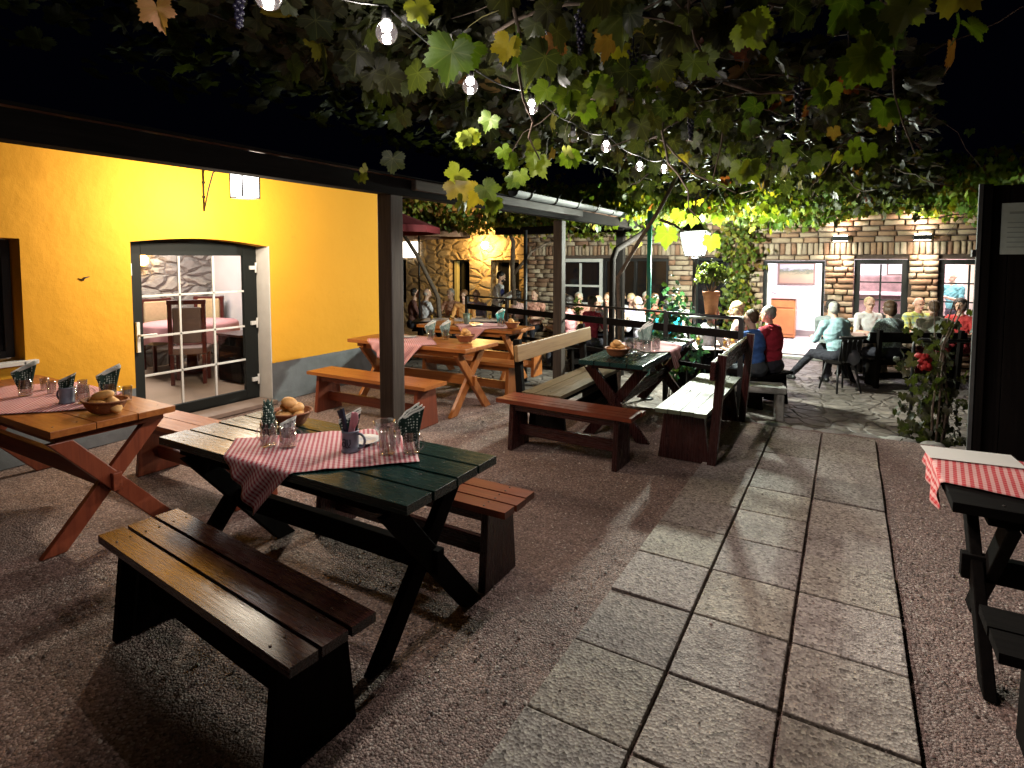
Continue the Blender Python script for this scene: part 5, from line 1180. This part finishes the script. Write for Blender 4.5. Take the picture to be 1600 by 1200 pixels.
    if extra=='vest':
        e=MB(); e.ell(Vector((0,.015+L*.65,hz+.30))*sc,Vector((.178,.128,.22))*sc,seg=24,rings=14); e.build('waistcoat',plain('navy waistcoat',(.01,.015,.10),.7,.15,10,.1),t)
        e=MB(); e.ell(H((0,.055,-.062))*sc,Vector((.05,.048,.05))*sc,rot=HR.to_euler(),seg=16,rings=10,jit=.05); e.build('beard',hair_mat('dark'),t)
    return t
TJ=shirt_mat('dark trousers',(.02,.02,.03)); TB=shirt_mat('blue jeans',(.05,.08,.16)); TG=shirt_mat('beige trousers',(.35,.30,.22)); TR=shirt_mat('dark red skirt',(.25,.02,.03))
A=30.26
# right hand group
person('seated man in pale blue shirt with grey hair, back turned, on the dark wooden chair',1316,8.95,A+8,shirt_mat('pale blue shirt',(.34,.52,.56)),TJ,'grey','short',build=1.15,lean=.12,sleeve=1.,arms='legout',turn=-25)
person('seated dark haired person in grey shirt half hidden behind the man in pale blue',1296,9.55,A-50,shirt_mat('grey shirt',(.26,.29,.29)),TJ,'dark','short',lean=.1,sleeve=1.)
person('seated woman in white T-shirt with ash hair facing the camera before the first window',1357,10.3,A+172,shirt_mat('white t-shirt',(.72,.70,.70)),TG,'blonde','short',sleeve=.5,girl=True,build=1.15,turn=-8,extra='glasses')
person('seated woman with brown hair and black and white blouse, back turned',1397,9.2,A+4,shirt_mat('black and white blouse',(.45,.55,.55),'floral',(.03,.03,.05)),TJ,'brown','bob',girl=True,build=1.05,turn=10)
person('seated man in green and yellow plaid shirt facing the camera',1433,10.3,A+178,shirt_mat('plaid shirt',(.52,.55,.14),'plaid',(.22,.32,.30)),TG,'grey','bald',sleeve=.6,build=1.15,turn=4,extra='glasses',sk=(.60,.33,.24))
person('seated brown haired person in sage grey shirt leaning forward, back turned',1470,9.2,A-18,shirt_mat('sage grey shirt',(.36,.38,.32)),TR,'brown','short',lean=.2,sleeve=1.,build=1.1)
person('seated black haired person in red blouse at the right end of the table',1506,9.9,A+120,shirt_mat('red blouse',(.48,.04,.04)),TR,'dark','bob',girl=True,turn=10)
person('standing grey haired man in teal shirt behind the second lit window',1493,12.0,A+100,shirt_mat('teal shirt',(.10,.26,.28)),TJ,'grey','bald',seated=False,arms='tray',sc=1.0,zg=-.3,turn=10)
# group on the concrete bench
person('seated man in red shirt with grey hair, back turned, beside the path end',1212,7.95,A+40,shirt_mat('crimson shirt',(.36,.015,.035)),TJ,'grey','short',build=1.15,sleeve=.6,lean=.06,zg=-.30,arms='lap')
person('seated brown haired boy in blue shirt left of the man in red',1187,7.75,A+35,shirt_mat('blue shirt',(.05,.14,.42)),shirt_mat('dark slate shorts',(.05,.06,.07)),'brown','short',sc=.97,sleeve=.5,lean=.08,zg=-.30)
person('seated blonde woman in white floral blouse across the railing',1164,8.7,A+60,shirt_mat('white floral blouse',(.68,.64,.60),'floral',(.60,.30,.22)),TG,'blonde','bob',girl=True,lean=.08,sc=1.02,turn=10)
person('seated woman with dark red hair in profile wearing white, left of the table',1096,8.5,A-80,shirt_mat('white top',(.70,.68,.72)),TJ,'brown','bob',girl=True,lean=.15,sleeve=.5)
person('seated person in white beside the dark red haired woman, mostly hidden',1072,8.9,A-70,shirt_mat('white top',(.70,.68,.72)),TJ,'dark','short',girl=True,lean=.05,sc=.92)
# middle group
mid=[('seated person in cyan jacket, back turned, behind the railing',1046,9.6,A+5,('cyan jacket',(.01,.42,.60)),'dark','short'),
('seated dark haired person in dark red top with face turned right',922,10.5,A-60,('dark red top',(.20,.01,.03)),'dark','short'),
('seated woman in pink top with light hair behind the downpipe',952,11.6,A+150,('pink top',(.70,.36,.33)),'ginger','short'),
('seated man in salmon shirt left of the downpipe',905,11.8,A+170,('salmon shirt',(.68,.34,.26)),'grey','short'),
('seated woman in lilac blouse near the vine trunk',985,11.4,A+190,('lilac blouse',(.50,.45,.70)),'blonde','short'),
('seated man in white and lilac shirt left of the teal pole',1003,10.6,A+60,('white lilac shirt',(.66,.64,.74)),'white','bald'),
('seated person in coral top right of the teal pole',1022,11.5,A+185,('coral top',(.70,.18,.12)),'ginger','short'),
('seated person in peach shirt at the left end of the middle table',880,11.2,A-40,('peach shirt',(.72,.38,.26)),'brown','short'),
('seated person in beige shirt with head bowed in the middle group',965,10.4,A+10,('beige shirt',(.55,.42,.34)),'dark','bob')]
mid+=[('seated woman in cream blouse behind the cyan jacket',1062,10.9,A+160,('cream blouse',(.74,.66,.55)),'blonde','bob'),
('seated man in pale blue top between the downpipe and the vine trunk',940,10.9,A+120,('light blue top',(.45,.55,.70)),'grey','bald'),
('seated person in rose cardigan right of the timber post',893,10.6,A+60,('rose cardigan',(.70,.30,.32)),'dark','bob'),
('seated white haired person in pale pink near the teal pole, farther back',1010,12.0,A+175,('pale pink shirt',(.78,.48,.44)),'white','short'),
('seated person in white blouse in the back row of the middle group',972,12.1,A+170,('white top',(.70,.68,.72)),'brown','short')]
for l,px,d,f,(mn,mc),h_,st in mid: person(l,px,d,f,shirt_mat(mn,mc),TJ,h_,st,sleeve=.5)
# left group
lft=[('seated person in white shirt at the far left by the post',662,13.2,A-60,('white top',(.70,.68,.72)),'grey','bald'),
('seated person in dark top beside the far left white shirt',643,13.4,A-80,('brown top',(.16,.07,.06)),'dark','short'),
('seated person in peach shirt before the shuttered window',707,13.3,A+150,('peach shirt',(.72,.38,.26)),'grey','short'),
('seated ginger haired woman in orange top before the shuttered window',726,12.6,A+170,('orange top',(.70,.32,.10)),'ginger','bob'),
('seated pink faced man in pale lilac shirt left of the waiter',746,13.0,A+160,('lilac blouse',(.50,.45,.70)),'white','bald'),
('seated black haired person in pink shirt right of the waiter',812,12.4,A+60,('pale pink shirt',(.78,.48,.44)),'dark','bob'),
('seated person in salmon top right of the thin pole',838,12.8,A+150,('salmon shirt',(.68,.34,.26)),'brown','short')]
for l,px,d,f,(mn,mc),h_,st in lft: person(l,px,d,f,shirt_mat(mn,mc),TJ,h_,st,sleeve=.5)
person('standing waiter in white shirt and dark blue waistcoat with dark beard, looking down',775,12.9,A-100,shirt_mat('waiter shirt',(.70,.70,.72)),TJ,'dark','short',seated=False,arms='tray',sleeve=1.,extra='vest',nod=.45,lean=.08)
# turn the rough figures into continuous skinned bodies
bpy.context.view_layer.update(); dg=bpy.context.evaluated_depsgraph_get()
for o,pr in PEOPLE:
    me=bpy.data.meshes.new_from_object(o.evaluated_get(dg),depsgraph=dg); old=o.data; mats=list(old.materials); o.modifiers.clear(); o.data=me
    if len(me.materials)!=len(mats):
        me.materials.clear(); [me.materials.append(x) for x in mats]
    n_=len(me.polygons); C=np.zeros(n_*3,'f'); me.polygons.foreach_get('center',C); C=C.reshape(-1,3); best=np.full(n_,1e9); mi=np.zeros(n_,'i')
    for k in pr:
        if k[0]=='e':
            Q=(C-np.array(k[1]))@np.array(k[3]); r_=np.array(k[2]); d=(np.linalg.norm(Q/r_,axis=1)-1)*min(r_)
            if k[5]==4: d-=.004
        else:
            a=np.array(k[1]);b=np.array(k[2]); ab=b-a; t_=np.clip(((C-a)@ab)/max(ab@ab,1e-9),0,1); d=np.linalg.norm(C-a-t_[:,None]*ab,axis=1)-(k[3]+(k[4]-k[3])*t_)
        u=d<best; best[u]=d[u]; mi[u]=k[5]
    nv=len(me.vertices); VC=np.zeros(nv*3,'f'); me.vertices.foreach_get('co',VC); VC=VC.reshape(-1,3); NN=np.zeros(nv*3,'f'); me.vertices.foreach_get('normal',NN); NN=NN.reshape(-1,3)
    isC=np.zeros(nv,bool); lt=np.zeros(n_,'i'); me.polygons.foreach_get('loop_total',lt); lv=np.zeros(len(me.loops),'i'); me.loops.foreach_get('vertex_index',lv); isC[lv[np.repeat((mi==1)|(mi==2),lt)]]=True
    ph=len(o.parent['label'])*.7; x_,y_,z_=VC.T; dd=np.sin(x_*31+3*np.sin(z_*17+ph)+ph)*np.sin(z_*38+4*np.sin(x_*11+y_*9)+ph*2)+.6*np.sin(z_*63+5*np.sin(y_*19+x_*13)+ph)
    VC+=NN*(dd*isC*.0045+isC*.003)[:,None]; me.vertices.foreach_set('co',VC.ravel()); me.update()
    me.polygons.foreach_set('material_index',mi); me.polygons.foreach_set('use_smooth',np.ones(n_,bool))
# chairs, tables and benches on the terrace
t=thing('wooden_chair','dark wooden chair with curved top rail under the man in pale blue','chair',(*W(1318,8.8),-.33),R(A+8))
m=MB(); m.lathe([(0,.43),(.21,.43),(.22,.45),(.2,.465),(0,.465)],20); m.build('seat',WK['X'],t)
for sx in(-1,1):
    for sy in(-1,1): m=MB(); m.tube([(sx*.14,sy*.13,.43),(sx*.2,sy*.2,0)],[.018,.014],8); m.build('leg',M_black,t)
m=MB()
for k in range(5): x=(k-2)*.075; m.tube([(x*.8,-.17,.45),(x*1.1,-.26,.84)],.009,6)
m.box((0,-.20,.66),(.34,.015,.34),rot=(.2,0,0)); m.build('spindles',M_black,t)
m=MB(); m.tube([(.24*math.sin(a),-.30+.09*(1-math.cos(a)),.86) for a in np.linspace(-1.2,1.2,11)],.026,8); m.build('top_rail',M_black,t)
m=MB(); m.ell((0,0,0),(.09,.05,.12),jit=.03); m.tube([(-.05,0,.1),(-.03,0,.26),(.03,0,.26),(.05,0,.1)],.006,6); o=m.build('handbag',plain('grey leather',(.12,.13,.15),.4,.15,12,.1)); p=W(1338,8.6); o.location=(p.x,p.y,.22); tag(o,'small grey handbag hanging at the right of the dark wooden chair','bag')
def tset(lab,px,dep,L,rz,cl):
    p=W(px,dep); t=x_table(lab,p.x,p.y,L,.7,R(rz),WK,WK,3,group='dark tables on the terrace'); t.location.z=-.33
    o=cloth('light cloth covering '+cl,(-L*.42,-.34),(L*.84,0),(0,.68),(-L/2,L/2,-.35,.35),gingham('pale tablecloth '+cl,(.62,.42,.40),.03,(.70,.62,.58)),n=40,group=None); o.location=(p.x,p.y,-.33); o.rotation_euler=(0,0,R(rz))
    for k in range(5):
        a=L*(-.34+.17*k); b_=rl.uniform(-.2,.2); x=p.x+a*math.cos(R(rz))-b_*math.sin(R(rz)); y=p.y+a*math.sin(R(rz))+b_*math.cos(R(rz)); m=MB(); r=.032
        m.lathe([(0,0),(r*.8,0),(r*.85,.01),(r,.13),(r-.003,.13),(r*.8,.014),(0,.012)],16); m.lathe([(0,.013),(r*.8,.013),(r*.95,.1),(0,.1)],16,mi=1); o=m.build('drinking_glass',[M_glass,plain('amber drink',(.55,.30,.06),.2,.1,5,0)]); o.location=(x,y,-.33+.756); tag(o,'filled drinking glass on '+cl+', '+('leftmost','second from the left','in the middle','second from the right','rightmost')[k],'glass','drinks on the terrace tables')
    return p
tset('dark table with pale cloth amid the right hand group of seven',1405,9.7,2.0,A-3,'the right hand group table')
tset('dark table with pale cloth between the man in red and the dark red haired woman',1132,8.35,1.0,A-10,'the table beside the lantern post')
tset('dark table on the terrace amid the middle group',960,11.0,1.8,A,'the middle group table')
tset('dark table on the terrace amid the far left group',735,12.1,2.4,A,'the far left group table')
def tbench(lab,px,dep,L,rz,back=None):
    p=W(px,dep); t=plank_bench(lab,p.x,p.y,L,.34,R(rz),WK,WK,2,back=back,group='dark benches on the terrace'); t.location.z=-.33
tbench('dark bench with backrest under the brown haired woman in the patterned blouse',1425,9.15,1.4,A-3,-1)
tbench('dark bench below the windows under the man in plaid',1402,10.35,1.6,A-3)
tbench('dark bench behind the middle group table',960,11.6,1.8,A); tbench('dark bench in front of the middle group table',960,10.45,1.8,A)
tbench('dark bench behind the far left group table',735,13.0,2.6,A); tbench('dark bench in front of the far left group table',690,11.4,1.6,A); tbench('dark bench left of the lantern post table',1090,8.7,.9,A-80)
tbench('dark bench under the man in red and the boy',1198,7.95,.9,A+35)
